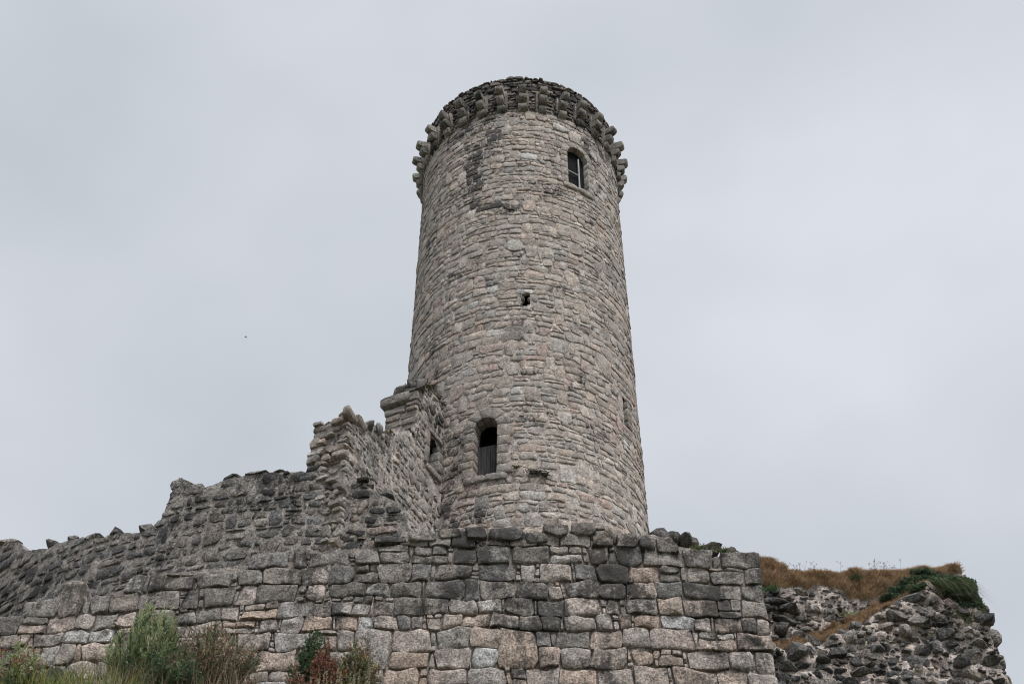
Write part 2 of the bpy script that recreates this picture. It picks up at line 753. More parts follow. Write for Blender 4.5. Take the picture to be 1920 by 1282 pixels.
def arch(px_l, px_r, py_bot_l, py_bot_r, py_spring_l, py_top, steps=8):
    """outline of a round-headed opening on the tower wall, from its left foot round to its right foot"""
    ul, zb = on_tower(px_l, py_bot_l)
    ur, zb2 = on_tower(px_r, py_bot_r)
    uc = (ul + ur) / 2
    zb = min(zb, zb2)
    w = (ur - ul) / 2
    zt = on_tower((px_l + px_r) / 2, py_top)[1]
    zs = zt - w * 1.0
    pts = [(ur, zb), (ur, zs)]
    for i in range(1, steps):
        a = math.pi * i / steps
        pts.append((uc + w * math.cos(a), zs + w * math.sin(a)))
    pts += [(ul, zs), (ul, zb)]
    return pts, (ul, ur, uc, w, zb, zs, zt)


door_o, DO = arch(888, 931, 893, 888, 815, 784)
win_o, WI = arch(1066, 1103, 345, 358, 300, 283)


def ring_out(o_, g, w, uc, zs):
    out = []
    for x, y in o_:
        if y > zs + 1e-4:
            d = Vector((x - uc, y - zs))
            k = (d.length + g) / d.length
            out.append((uc + d.x * k, zs + d.y * k))
        else:
            out.append((x + (g if x > uc else -g), y))
    return out


door_big = ring_out(door_o, 0.34, DO[3], DO[2], DO[5])
win_big = ring_out(win_o, 0.24, WI[3], WI[2], WI[5])
s_u, s_z = on_tower(986, 562)
_, s_t = on_tower(986, 549)
_, s_b = on_tower(986, 573)
slit = [(s_u - 0.09, s_b), (s_u + 0.08, s_b), (s_u + 0.10, s_z + 0.02), (s_u + 0.16, s_t), (s_u - 0.13, s_t), (s_u - 0.085, s_z + 0.02)]
l_u, l_t = on_tower(1170, 745)
_, l_b = on_tower(1174, 797)
loop = [(l_u - 0.11, l_b), (l_u + 0.11, l_b), (l_u + 0.11, l_t), (l_u - 0.11, l_t)]
loop_big = [(l_u - 0.36, l_b - 0.05), (l_u + 0.36, l_b - 0.05), (l_u + 0.36, l_t + 0.1), (l_u - 0.36, l_t + 0.1)]
HOLES = [door_big, win_big, slit, loop_big]

# --- body of the tower: mortar sheet with the openings left out, parapet, added cap to keep light out
mb = MB()
U0, U1 = -math.pi * TR, math.pi * TR
nu, nv = 280, 240
cut = [ring_out(door_o, 0.05, DO[3], DO[2], DO[5]), ring_out(win_o, 0.05, WI[3], WI[2], WI[5]), slit, loop]
V, Fc = [], []
MT = (0.405, 0.37, 0.347)
cols = []
for j in range(nv + 1):
    v = Z_LOW + (Z_RIM - 0.03 - Z_LOW) * j / nv
    for i in range(nu):
        u = U0 + (U1 - U0) * i / nu
        lo = smooth(27, 22, v) * smooth(-2, 2.5, u)
        d = -0.011 + 0.006 * lo + 0.014 * (nz(u * 3, v * 3, 2.0) + nz(u * 8, v * 8, 4.0))
        V.append(PT(u, v, d))
        dk = smooth(Z_CB - 0.3, Z_CB + 0.2, v)
        cols.append((MT[0] * (1 - 0.5 * dk), MT[1] * (1 - 0.5 * dk), MT[2] * (1 - 0.5 * dk), 0.15 + 0.3 * dk - 0.1 * lo))
for j in range(nv):
    v = Z_LOW + (Z_RIM - 0.03 - Z_LOW) * (j + 0.5) / nv
    for i in range(nu):
        u = U0 + (U1 - U0) * (i + 0.5) / nu
        if abs(u) < 6 and any(inside(h, u, v) for h in cut):
            continue
        a, b_ = j * nu + i, j * nu + (i + 1) % nu
        Fc.append((a, b_, b_ + nu, a + nu))
# parapet top, inner face, unseen cap added so the hollow inside stays dark
base = len(V)
for rr, zz in ((TR - 0.5, Z_RIM - 0.04), (TR - 0.52, Z_RIM - 0.9), (0.05, Z_RIM - 0.7)):
    for i in range(nu):
        th = (U0 + (U1 - U0) * i / nu) / TR
        V.append((TX + rr * math.sin(th), TD - rr * math.cos(th), zz))
        cols.append((0.2, 0.18, 0.17, 0.3))
prev = nv * nu
for k in range(3):
    for i in range(nu):
        Fc.append((prev + i, prev + (i + 1) % nu, base + k * nu + (i + 1) % nu, base + k * nu + i))
    prev = base + k * nu
mb.add(V, Fc, cols)
mb.build('mortar', M_MORTAR, TOWER)

# --- facing stones
TPAL = [(0.385, 0.350, 0.318), (0.365, 0.338, 0.312), (0.392, 0.346, 0.318), (0.352, 0.333, 0.316), (0.41, 0.376, 0.342), (0.335, 0.304, 0.280)]


def tower_tint(u, v):
    px, py, _ = project(PT(u, v, 0))
    c = rng.choice(TPAL)
    if rng.random() < 0.05:
        c = (0.47, 0.455, 0.435)
    if rng.random() < 0.10 and py > 560:
        c = (0.37, 0.305, 0.282)
    if rng.random() < 0.07:
        c = (0.27, 0.252, 0.238)
    a = 0.16 + rng.uniform(-0.12, 0.12)
    # the dark run of lichen down the upper left, the one under the window, and the damp corner by the ruin
    a += 0.20 * math.exp(-((px - 888 - 10 * nz(py * 0.02, 1.0)) / 20) ** 2) * smooth(430, 360, py) * smooth(225, 260, py)
    a += 0.22 * math.exp(-((px - 905) / 40) ** 2) * smooth(470, 380, py)
    a += 0.17 * math.exp(-((px - 1112) / 12) ** 2) * smooth(345, 370, py) * smooth(560, 470, py)
    a += 0.20 * math.exp(-((px - 1120) / 26) ** 2) * smooth(200, 250, py) * smooth(345, 300, py)
    a += 0.20 * smooth(880, 835, px) * smooth(740, 800, py)
    a += 0.17 * smooth(960, 850, px) * smooth(880, 930, py)
    a -= 0.10 * smooth(1000, 1150, px) * smooth(700, 850, py)
    lo = smooth(700, 950, py) * smooth(950, 1150, px)
    c = tuple(q * (1 + 0.08 * lo * (1.1, 0.95, 0.8)[i]) for i, q in enumerate(c))
    return var(rng, c, 0.13, a)


def hole_fix(poly):
    cx, cy = centroid(poly)
    for h in HOLES:
        hx, hy = centroid(h)
        if abs(cx - hx) < 2.5 and abs(cy - hy) < 3:
            if inside(h, cx, cy):
                return None
            poly = push_out(poly, h, 0)
    if poly_area(poly) < 0.006:
        return None
    return poly


stones = []
for poly, ch in layout(rng, -5.9, 5.9, Z_LOW, Z_CB + 0.1, (0.155, 0.31), (1.0, 2.3), wav=0.38, p_split=0.13, p_span=0.16, seed=3.0, lean=0.3):
    poly = hole_fix(poly)
    if poly is None:
        continue
    cx, cy = centroid(poly)
    facing = max(0.0, math.cos(cx / TR))
    px, py, dist = project(PT(cx, cy, 0))
    stones.append((poly_area(poly) * facing / dist ** 2 * (1 if py < 1010 else 0.01), poly))
stones.sort(key=lambda s: -s[0])
rest = MB()
for i, (_, poly) in enumerate(stones):
    one = MB() if i < 300 else rest
    cx, cy = centroid(poly)
    lo = smooth(27, 22, cy) * smooth(-2, 2.5, cx)
    stone_into(one, poly, PT, rng, tower_tint(cx, cy), e=rng.choice((0, 0, 1)) * rng.uniform(0.0, 0.018) - 0.002 * lo, bulge=rng.uniform(0.006, 0.015), back=0.12,
               tilt=rng.uniform(-0.02, 0.09), gap=rng.uniform(0.005, 0.016) + 0.008 * lo, rnd=rng.uniform(0.2, 0.42), rough=0.020, shape_jit=0.18)
    if i < 300:
        one.build('stone', M_TOWER, TOWER)
rest.build('rubble_facing', M_TOWER, TOWER, kind='stuff')

for pxs, tint, lab in (([(1036, 241), (1037, 232), (1050, 237), (1067, 247), (1066, 250), (1052, 249)][::-1], (0.50, 0.49, 0.475), 'pale squared stone up near the corbels'),
                       ([(949, 462), (952, 470), (966, 472), (980, 469), (981, 460), (974, 453), (960, 452), (951, 455)], (0.46, 0.445, 0.42), 'big pale rounded stone halfway up the wall')):
    one = MB()
    pp = [on_tower(*q) for q in pxs]
    if poly_area(pp) < 0:
        pp.reverse()
    stone_into(one, pp, PT, rng, (*tint, 0.0), e=0.05, bulge=0.02, back=0.15, gap=0.0, rnd=0.2, rough=0.02)
    o = one.build('stone', M_TOWER, TOWER)
    if o:
        o['label'] = lab

# --- small dark rubble of the drum above and between the corbels
drum = MB()
for poly, ch in layout(rng, -5.9, 5.9, Z_CB + 0.1, Z_RIM, (0.11, 0.19), (1.2, 2.6), wav=0.2, p_split=0.2, p_span=0.1, seed=8.0, lean=0.22):
    poly = [(x, min(y, Z_RIM)) for x, y in poly]
    if poly_area(poly) < 0.006 or max(q[1] for q in poly) - min(q[1] for q in poly) < 0.07:
        continue
    cx, cy = centroid(poly)
    c = rng.choice([(0.17, 0.155, 0.145), (0.13, 0.12, 0.115), (0.22, 0.20, 0.185), (0.10, 0.097, 0.097)])
    top_ = smooth(Z_RIM - 0.4, Z_RIM - 0.1, cy)
    stone_into(drum, poly, PT, rng, var(rng, c, 0.2, rng.uniform(0.2, 0.5)), e=rng.uniform(0, 0.05), bulge=rng.uniform(0.02, 0.06), back=0.15 + 0.3 * top_,
               tilt=rng.uniform(0.0, 0.2), gap=rng.uniform(0.01, 0.025), rnd=0.33, rough=0.03, shape_jit=0.12)
drum.build('parapet_rubble', M_TOWER, TOWER, kind='stuff')
uu_ = -5.9
while uu_ < 5.9:
    w = rng.uniform(0.10, 0.21)
    u = uu_ + w
    uu_ += 2 * w
    one = MB()
    h = rng.uniform(0.0, 0.035)
    z0 = Z_RIM - 0.12
    poly = [(u - w, z0), (u, z0 - 0.02), (u + w, z0), (u + w * rng.uniform(0.9, 1), z0 + h + 0.05), (u, z0 + h + 0.07), (u - w * rng.uniform(0.9, 1), z0 + h + 0.05)]
    stone_into(one, poly, PT, rng, var(rng, (0.13, 0.122, 0.118), 0.25, rng.uniform(0.3, 0.5)), e=rng.uniform(-0.04, 0.03), bulge=0.03, back=0.45, tilt=0.05, gap=0.002, rnd=0.25, rough=0.01, shape_jit=0.03)
    one.build('coping_stone', M_TOWER, TOWER)


# --- corbels: three rounded blocks, each reaching out farther than the one below
def corbel_block(length, width, height, r):
    prof = [(-0.15, 0.0), (length - r, 0.0)]
    for k in range(1, 5):
        a = -math.pi / 2 + (math.pi / 2) * k / 4
        prof.append((length - r + r * math.cos(a), r + r * math.sin(a)))
    prof += [(length, height - 0.05), (length - 0.05, height), (-0.15, height)]
    m = MB()
    ph = rng.uniform(0, 99)
    V, n = [], len(prof)
    cx, cz = length / 2, height / 2
    for s, k in ((-1, 0.90), (-0.86, 1.0), (0, 1.01), (0.86, 1.0), (1, 0.90)):
        for x, z in prof:
            X = x if x < 0 else cx + (x - cx) * k
            Z = cz + (z - cz) * k
            V.append((s * width / 2 + 0.025 * nz(X * 6, s * 2, Z * 6 + ph), -(X + 0.03 * nz(X * 5 + ph, s, Z * 5)), Z + 0.02 * nz(X * 6, s * 2 + ph, Z * 6)))
    Fc = []
    for k in range(4):
        for i in range(n):
            j = (i + 1) % n
            Fc.append((k * n + i, (k + 1) * n + i, (k + 1) * n + j, k * n + j))
    Fc.append(tuple(range(n)))
    Fc.append(tuple(4 * n + i for i in range(n - 1, -1, -1)))
    shade = rng.choice([(0.22, 0.212, 0.20), (0.27, 0.255, 0.24), (0.18, 0.178, 0.172), (0.24, 0.232, 0.215)])
    m.add(V, Fc, (*shade, rng.uniform(0.2, 0.42)))
    return m.mesh('block', M_TOWER, sharp=40)


BLOCKS = [[corbel_block(l + rng.uniform(-0.02, 0.03), 0.268 + rng.uniform(-0.02, 0.02), 0.30, r) for _ in range(4)] for l, r in ((0.17, 0.14), (0.32, 0.17), (0.46, 0.16))]
NC = 31
for k in range(-11, 12):
    th = k * 2 * math.pi / NC + math.radians(0.63) + rng.uniform(-0.006, 0.006)
    r = tower_r(Z_CB)
    cb = empty('corbel', (TX + r * math.sin(th), TD - r * math.cos(th), Z_CB), TOWER)
    for lv in range(3):
        b_ = bpy.data.objects.new('block', rng.choice(BLOCKS[lv]))
        COL.objects.link(b_)
        b_.parent = cb
        b_.location = (0, 0, lv * 0.345)
        b_.rotation_euler = (rng.uniform(-0.04, 0.04), rng.uniform(-0.04, 0.04), th + rng.uniform(-0.06, 0.06))
        s = rng.uniform(0.93, 1.05)
        b_.scale = (s, rng.uniform(0.95, 1.04) if lv else 1, 1)
    # the broken slab of masonry that is left standing behind each corbel
    m = MB()
    u = th * TR
    s = 0.17 if th < 0.02 else -0.17
    hh = rng.uniform(0.75, 1.0)
    stone_into(m, [(u + s - 0.05, Z_CB + 0.1), (u + s + 0.05, Z_CB + 0.1), (u + s + 0.045, Z_CB + hh), (u + s - 0.045, Z_CB + hh + 0.1)], PT, rng, var(rng, (0.24, 0.22, 0.205), 0.2, 0.25), e=0.07, bulge=0.05, back=0.2, tilt=-0.12, gap=0.002, rnd=0.2)
    m.build('spur_stone', M_TOWER, TOWER)


# --- dressed stones round the openings
def dressed(o_, big, info, tint, back, count, jamb_h, nrm, sides=(0.30, 0.42)):
    ul, ur, uc, w, zb, zs, zt = info
    g = big[0][0] - o_[0][0]
    # voussoirs
    for i in range(count):
        a0, a1 = math.pi * i / count, math.pi * (i + 1) / count
        k = rng.uniform(0.9, 1.08)
        pts = []
        for f in (0, 0.5, 1):
            a = a0 + (a1 - a0) * f
            pts.append((uc + (w + g * k) * math.cos(a), zs + (w + g * k) * math.sin(a)))
        for f in (1, 0.5, 0):
            a = a0 + (a1 - a0) * f
            pts.append((uc + w * math.cos(a), zs + w * math.sin(a)))
        if poly_area(pts) < 0:
            pts.reverse()
        m = MB()
        stone_into(m, pts, PT, rng, var(rng, tint, 0.08, 0.05 + rng.uniform(0, 0.1)), e=0.035, bulge=0.015, back=back, gap=0.006, rnd=0.08, rough=0.01, shape_jit=0.02)
        m.build('voussoir', M_TOWER, TOWER)
    for side in (-1, 1):
        z = zb
        while z < zs - 0.02:
            h = min(rng.uniform(*jamb_h), zs - z)
            if zs - z - h < 0.1:
                h = zs - z
            x0 = ul if side < 0 else ur
            x1 = x0 + side * g * rng.uniform(0.85, 1.35)
            pts = [(min(x0, x1), z), ((x0 + x1) / 2, z), (max(x0, x1), z), (max(x0, x1), z + h), ((x0 + x1) / 2, z + h), (min(x0, x1), z + h)]
            m = MB()
            stone_into(m, pts, PT, rng, var(rng, tint, 0.10, 0.05 + rng.uniform(0, 0.14)), e=0.03, bulge=0.02, back=back, gap=0.006, rnd=0.10, rough=0.015, shape_jit=0.02)
            m.build('jamb_stone', M_TOWER, TOWER)
            z += h
    # sill
    m = MB()
    um = uc + rng.uniform(-0.1, 0.1)
    for a, b_ in ((ul - g * 0.8, um), (um, ur + g * 0.8)):
        m = MB()
        stone_into(m, [(a, zb - 0.2), ((a + b_) / 2, zb - 0.22), (b_, zb - 0.2), (b_, zb + 0.0), ((a + b_) / 2, zb + 0.02), (a, zb)], PT, rng, var(rng, tint, 0.1, 0.15), e=0.05, bulge=0.03, back=back, gap=0.006, rnd=0.15, rough=0.02)
        m.build('sill_stone', M_TOWER, TOWER)


dressed(door_o, door_big, DO, (0.285, 0.262, 0.240), 0.42, 5, (0.24, 0.36), None)
dressed(win_o, win_big, WI, (0.32, 0.303, 0.284), 0.34, 4, (0.26, 0.42), None)
for side in (-1, 1):
    z = l_b
    while z < l_t - 0.02:
        h = min(rng.uniform(0.22, 0.34), l_t + 0.05 - z)
        x0, x1 = sorted((l_u + side * (0.11 if side < 0 else 0.075), l_u + side * rng.uniform(0.32, 0.40)))
        m = MB()
        stone_into(m, [(x0, z), ((x0 + x1) / 2, z), (x1, z), (x1, z + h), ((x0 + x1) / 2, z + h), (x0, z + h)], PT, rng, var(rng, (0.28, 0.255, 0.235), 0.1, 0.1), e=-0.02 if side < 0 else 0.03, bulge=0.01, back=0.35, gap=0.006, rnd=0.1, rough=0.015)
        m.build('jamb_stone', M_TOWER, TOWER)
        z += h


def boxm(mb, c, ax, ay, az, col=(0.3, 0.3, 0.3, 0)):
    c, ax, ay, az = map(Vector, (c, ax, ay, az))
    V = [tuple(c + ax * sx + ay * sy + az * s_) for s_ in (-1, 1) for sy in (-1, 1) for sx in (-1, 1)]
    mb.add(V, [(0, 2, 3, 1), (4, 5, 7, 6), (0, 1, 5, 4), (2, 6, 7, 3), (0, 4, 6, 2), (1, 3, 7, 5)], col)


def frame_at(u):
    th = u / TR
    return Vector((math.cos(th), math.sin(th), 0)), Vector((math.sin(th), -math.cos(th), 0)), Vector((0, 0, 1))


for side in (-1, 1):
    m = MB()
    rock_into(m, PT(s_u + 0.005 + side * 0.105, s_z + 0.03, -0.06), (0.06, 0.12, 0.075), rng, var(rng, (0.22, 0.2, 0.185), 0.1, 0.3), sub=2)
    m.build('neck_stone', M_TOWER, TOWER)

# --- the door: boards on ledges, set deep in the opening
ul, ur, uc, w, zb, zs, zt = DO
tx_, nx_, up_ = frame_at(uc)
zd = on_tower(911, 823)[1]
c0 = Vector(PT(uc, (zb + zd) / 2 - 0.05, -0.30))
hd = (zd - zb) / 2 + 0.05
m = MB()
for f in (-0.7, 0.0, 0.75):
    boxm(m, c0 - nx_ * 0.05 + up_ * hd * f, tx_ * w, nx_ * 0.02, up_ * 0.06)
DOOR = m.build('door', M_WOOD, TOWER, smooth_=False)
npl = 5
for i in range(npl):
    m = MB()
    boxm(m, c0 + tx_ * w * (-1 + (2 * i + 1) / npl) + nx_ * rng.uniform(-0.006, 0.006) + up_ * rng.uniform(-0.015, 0.0), tx_ * (w / npl - 0.004), nx_ * 0.018, up_ * hd)
    m.build('plank', M_WOOD, DOOR, smooth_=False)

# --- the window: near-black sheet painted as the unlit inside, with a white upright and a cross bar
ul, ur, uc, w, zb, zs, zt = WI
tx_, nx_, up_ = frame_at(uc)
m = MB()
V = [PT(x, y, -0.17) for x, y in ring_out(win_o, 0.04, w, uc, zs)]
V2 = [PT(x, y, -0.19) for x, y in ring_out(win_o, 0.04, w, uc, zs)]
n = len(V)
m.add(V + V2, [tuple(range(n)), tuple(range(2 * n - 1, n - 1, -1))] + [(i, i + n, (i + 1) % n + n, (i + 1) % n) for i in range(n)], (0.03, 0.03, 0.03, 0))
WIN = m.build('window', M_DARK_INSIDE, TOWER, smooth_=False)
m = MB()
boxm(m, Vector(PT(uc + w * 0.30, (zb + zs) / 2 - 0.05, -0.11)), tx_ * 0.024, nx_ * 0.02, up_ * ((zs - zb) / 2 + 0.12))
m.build('upright_bar', M_BAR, WIN, smooth_=False)
m = MB()
boxm(m, Vector(PT(uc - w * 0.33, zb + (zs - zb) * 0.52, -0.11)), tx_ * (w * 0.66), nx_ * 0.015, up_ * 0.016)
m.build('cross_bar', M_BAR, WIN, smooth_=False)

# ------------------------------------------------------------------ wall of squared blocks in front
rng = random.Random(5)


def PA(u, v, d):
    s = yas(u)
    return u + d * s, ya(u) - d, v


def prof(pxs, yf):
    out = []
    for px, py in pxs:
        x, y, z = on_surf(px, py, yf)
        out.append((x, z))
    out.sort()
    return out


topA = prof([(-260, 1260), (-60, 1190), (20, 1168), (56, 1152), (62, 1134), (158, 1120), (164, 1072), (320, 1063), (420, 1052), (555, 1040), (565, 1024), (700, 1014), (822, 1003), (834, 993), (1000, 990), (1020, 984), (1110, 983), (1160, 998), (1240, 1003), (1320, 1031), (1400, 1046), (1442, 1052)], ya)
zA = lambda u: interp(topA, u)
XR = on_surf(1441, 1160, ya)[0]             # right end of this wall
XL = -14.5
BOTA = 13.6
WALLA = empty('block_wall', (-2, ya(-2), 14.0))
tag(WALLA, 'long wall of big squared granite blocks across the foot of the photo', 'wall')
mb = MB()
core_sheet(mb, PA, XL, XR - 0.02, lambda u: zA(u) - 0.12, BOTA, 0.62, 0.10, 0.10, 0.048, 0.026, (0.27, 0.245, 0.228, 0.2), seed=1.0)
mb.build('mortar', M_MORTAR, WALLA)
PINK = [(0.355, 0.315, 0.292), (0.335, 0.306, 0.286), (0.365, 0.322, 0.296), (0.33, 0.313, 0.299), (0.375, 0.312, 0.272)]
GREY = [(0.215, 0.206, 0.198), (0.245, 0.230, 0.218), (0.195, 0.19, 0.186), (0.26, 0.241, 0.226)]
chink = MB()
lay = layout(rng, XL, XR, BOTA, 20.2, (0.33, 0.46), (1.05, 2.0), wav=0.19, p_split=0.12, p_span=0.012, p_chink=0.42, seed=21.0, lean=0.15)
for poly, ch in lay:
    cx, cy = centroid(poly)
    hh = max(p[1] for p in poly) - min(p[1] for p in poly)
    t_ = zA(cx)
    if cy > t_ - (0.06 if not ch else 0.12) or max(p[1] for p in poly) > t_ + 0.75 * hh:
        continue
    px, py, _ = project(PA(cx, cy, 0))
    dk = smooth(1240, 1070, py) * 0.70 + 0.40 * nz(cx * 0.35, cy * 0.5, 3.0) + rng.uniform(-0.15, 0.15)
    dk += 0.45 * smooth(480, 300, px) * smooth(1180, 1100, py)
    dk += 0.2 * smooth(1200, 1330, px) * smooth(1200, 1120, py)
    c = rng.choice(GREY) if dk > rng.uniform(0.3, 0.7) else rng.choice(PINK)
    if rng.random() < 0.03:
        c = (0.40, 0.395, 0.39)
    a = min(0.46, max(0.06, 0.24 + 0.22 * dk + rng.uniform(-0.09, 0.09)))
    if ch:
        stone_into(chink, poly, PA, rng, var(rng, c, 0.15, a * 0.6), e=rng.uniform(-0.03, 0.015), bulge=0.03, back=0.12, tilt=rng.uniform(-0.1, 0.15), gap=0.014, rnd=0.3, rough=0.02, shape_jit=0.12)
        continue
    m = MB()
    stone_into(m, poly, PA, rng, var(rng, c, 0.12, a), e=rng.uniform(-0.01, 0.03), bulge=rng.uniform(0.012, 0.032), back=0.18, tilt=rng.uniform(-0.04, 0.10), gap=rng.uniform(0.007, 0.018), rnd=rng.uniform(0.05, 0.22), rough=0.05, rings=2, shape_jit=0.13)
    m.build('stone', M_BLOCK, WALLA)
chink.build('pinning_stones', M_BLOCK, WALLA, kind='stuff')
# rough cap stones along the top
for pxs in (((1019, 981), (1064, 987), (1066, 1005), (1047, 1010), (1021, 1001)), ((1067, 1003), (1083, 982), (1110, 981), (1121, 999), (1106, 1008)),
            ((1110, 1027), (1112, 1006), (1141, 994), (1154, 1007), (1150, 1029)), ((1155, 1029), (1155, 1007), (1183, 1002), (1197, 1012), (1196, 1030)),
            ((1198, 1033), (1197, 1011), (1211, 1002), (1229, 1010), (1229, 1035)), ((1231, 1038), (1229, 1011), (1256, 1008), (1272, 1025), (1271, 1040)),
            ((822, 997), (862, 990), (870, 1008), (825, 1013)), ((871, 993), (912, 988), (915, 1015), (874, 1014)), ((916, 992), (980, 989), (981, 1015), (947, 1018), (915, 1014)),
            ((984, 1000), (1024, 1001), (1031, 1020), (987, 1023)), ((766, 1006), (818, 1000), (822, 1016), (768, 1019)), ((700, 1010), (760, 1006), (764, 1019), (703, 1024))):
    pp = []
    for q in pxs:
        x, y, z = on_surf(q[0], q[1], ya)
        pp.append((x, z))
    if poly_area(pp) < 0:
        pp.reverse()
    q2 = []
    for a_, b_ in zip(pp, pp[1:] + pp[:1]):
        q2 += [a_, ((a_[0] + b_[0]) / 2 + rng.uniform(-0.015, 0.015), (a_[1] + b_[1]) / 2 + rng.uniform(-0.015, 0.02))]
    m = MB()
    stone_into(m, q2, PA, rng, var(rng, rng.choice([(0.20, 0.185, 0.172), (0.24, 0.218, 0.2), (0.17, 0.162, 0.155)]), 0.12, rng.uniform(0.3, 0.55)), e=0.06, bulge=0.05, back=0.45, tilt=0.05, gap=0.012, rnd=0.2, rough=0.05, rings=2, shape_jit=0.1)
    m.build('stone', M_BLOCK, WALLA)
for px, py, w, h in ((1238, 1009, 34, 22), (1262, 1012, 30, 26), (1285, 1018, 30, 24), (1300, 1022, 22, 22), (1365, 1043, 32, 14), (1392, 1048, 34, 10)):
    x, y, z = on_surf(px, py, lambda q: ya(q) + 0.2)
    k = 0.0113
    m = MB()
    rock_into(m, (x, y, z), (w * k * 0.52, 0.24, h * k * 0.62), rng, var(rng, rng.choice([(0.14, 0.132, 0.126), (0.20, 0.183, 0.168), (0.17, 0.16, 0.15)]), 0.15, rng.uniform(0.25, 0.5)), sub=2)
    m.build('cap_stone', M_BLOCK, WALLA)

# ------------------------------------------------------------------ rubble wall above it on the left, curving away
rng = random.Random(8)


def yb(x):
    q = max(0.0, -5.0 - x)
    return ya(x) + 0.10 + 0.045 * q * q


def PB(u, v, d):
    s = (yb(u + 0.01) - yb(u - 0.01)) / 0.02
    k = 1 / math.sqrt(1 + s * s)
    return u + d * s * k, yb(u) - d * k, v


topB = prof([(-160, 1000), (-60, 1006), (0, 1012), (32, 1012), (42, 1020), (46, 1031), (92, 1024), (130, 1008), (180, 1008), (222, 998), (262, 996), (297, 986), (303, 970), (318, 896), (334, 893), (352, 897), (366, 908), (378, 914), (420, 897), (470, 886), (520, 882), (575, 882), (610, 884), (660, 892), (690, 908), (724, 930), (750, 942), (762, 962), (768, 990), (830, 1004)], yb)
zB = lambda u: interp(topB, u)
XB1 = on_surf(826, 1000, yb)[0]
WALLB = empty('rubble_wall', (-6, yb(-6) + 0.3, 17.0))
tag(WALLB, 'dark mortared rubble wall with one upright stub, curving away behind the blocks at left', 'wall')
mb = MB()
core_sheet(mb, PB, -15.0, XB1, lambda u: zB(u) - 0.03, 14.5, 0.5, 0.10, 0.10, 0.006, 0.028, (0.265, 0.25, 0.237, 0.26), seed=7.0, top_amp=0.04)
mb.build('mortar', M_MORTAR, WALLB)
BPAL = [(0.15, 0.147, 0.147), (0.115, 0.115, 0.118), (0.19, 0.182, 0.175), (0.225, 0.212, 0.20), (0.135, 0.135, 0.138)]
small = MB()
for poly, ch in layout(rng, -15.0, XB1, 15.2, 24.0, (0.20, 0.35), (1.1, 2.0), wav=0.20, p_split=0.12, p_span=0.07, p_chink=0.2, seed=33.0, lean=0.25):
    cx, cy = centroid(poly)
    mxv = max(p[1] for p in poly)
    if cy > zB(cx) - 0.03 or mxv > zB(cx) + 0.07 or cy < zA(cx) - 0.45 or rng.random() < 0.02:
        continue
    px, py, _ = project(PB(cx, cy, 0))
    gp = rng.uniform(0.018, 0.045)
    c = rng.choice(BPAL)
    if px > 560 and rng.random() < 0.3:
        c = (0.22, 0.19, 0.175)
    if ch:
        stone_into(small, poly, PB, rng, var(rng, c, 0.2, 0.3), e=rng.uniform(-0.02, 0.02), bulge=0.02, back=0.1, gap=0.014, rnd=0.35, rough=0.02, shape_jit=0.15)
        continue
    m = MB()
    stone_into(m, poly, PB, rng, var(rng, c, 0.2, rng.uniform(0.12, 0.42)), e=rng.uniform(-0.008, 0.016), bulge=rng.uniform(0.008, 0.024), back=0.14, tilt=rng.uniform(-0.03, 0.10), gap=gp, rnd=rng.uniform(0.2, 0.42), rough=0.035, rings=1, shape_jit=0.2)
    m.build('stone', M_RUBBLE, WALLB)
if small.v:
    small.build('pinning_stones', M_RUBBLE, WALLB, kind='stuff')
for px, py, w, h in ((102, 1016, 22, 16), (142, 1008, 24, 12), (182, 1006, 40, 12), (222, 996, 22, 18), (282, 990, 26, 20), (20, 1014, 44, 12), (525, 884, 26, 12), (590, 880, 34, 12), (440, 893, 40, 12), (490, 888, 44, 12), (722, 932, 34, 12), (686, 907, 28, 14)):
    x, y, z = on_surf(px, py, lambda q: yb(q) + 0.22)
    m = MB()
    rock_into(m, (x, y, z - 0.12), (w * 0.0113 * 0.6, 0.24, h * 0.0125 * 0.6), rng, var(rng, rng.choice(BPAL), 0.2, rng.uniform(0.2, 0.4)), sub=2)
    m.build('cap_stone', M_RUBBLE, WALLB)

# ------------------------------------------------------------------ ruined cross wall that runs back to the tower
rng = random.Random(14)
ANG = math.radians(26)
DIR = Vector((-math.sin(ANG), -math.cos(ANG), 0))       # from the tower towards the camera
NRM = Vector((math.cos(ANG), -math.sin(ANG), 0))        # its right-hand face looks this way
u_, z_ = on_tower(829, 880)
T0 = Vector(PT(u_, z_, 0))
T0.z = 0


def on_plane(px, py):
    """pixel -> (t along the wall from the tower, height) on the right-hand face"""
    d = Vector(ray(px, py))
    k = (T0.x * NRM.x + T0.y * NRM.y) / (d.x * NRM.x + d.y * NRM.y)
    p = d * k
    return (Vector((p.x, p.y, 0)) - T0).dot(DIR), CZ + p.z


def PE(u, v, d):
    # u runs from the near end (negative) to the tower so that the sheet faces out
    p = T0 + DIR * (-u) + NRM * d
    return p.x, p.y, v


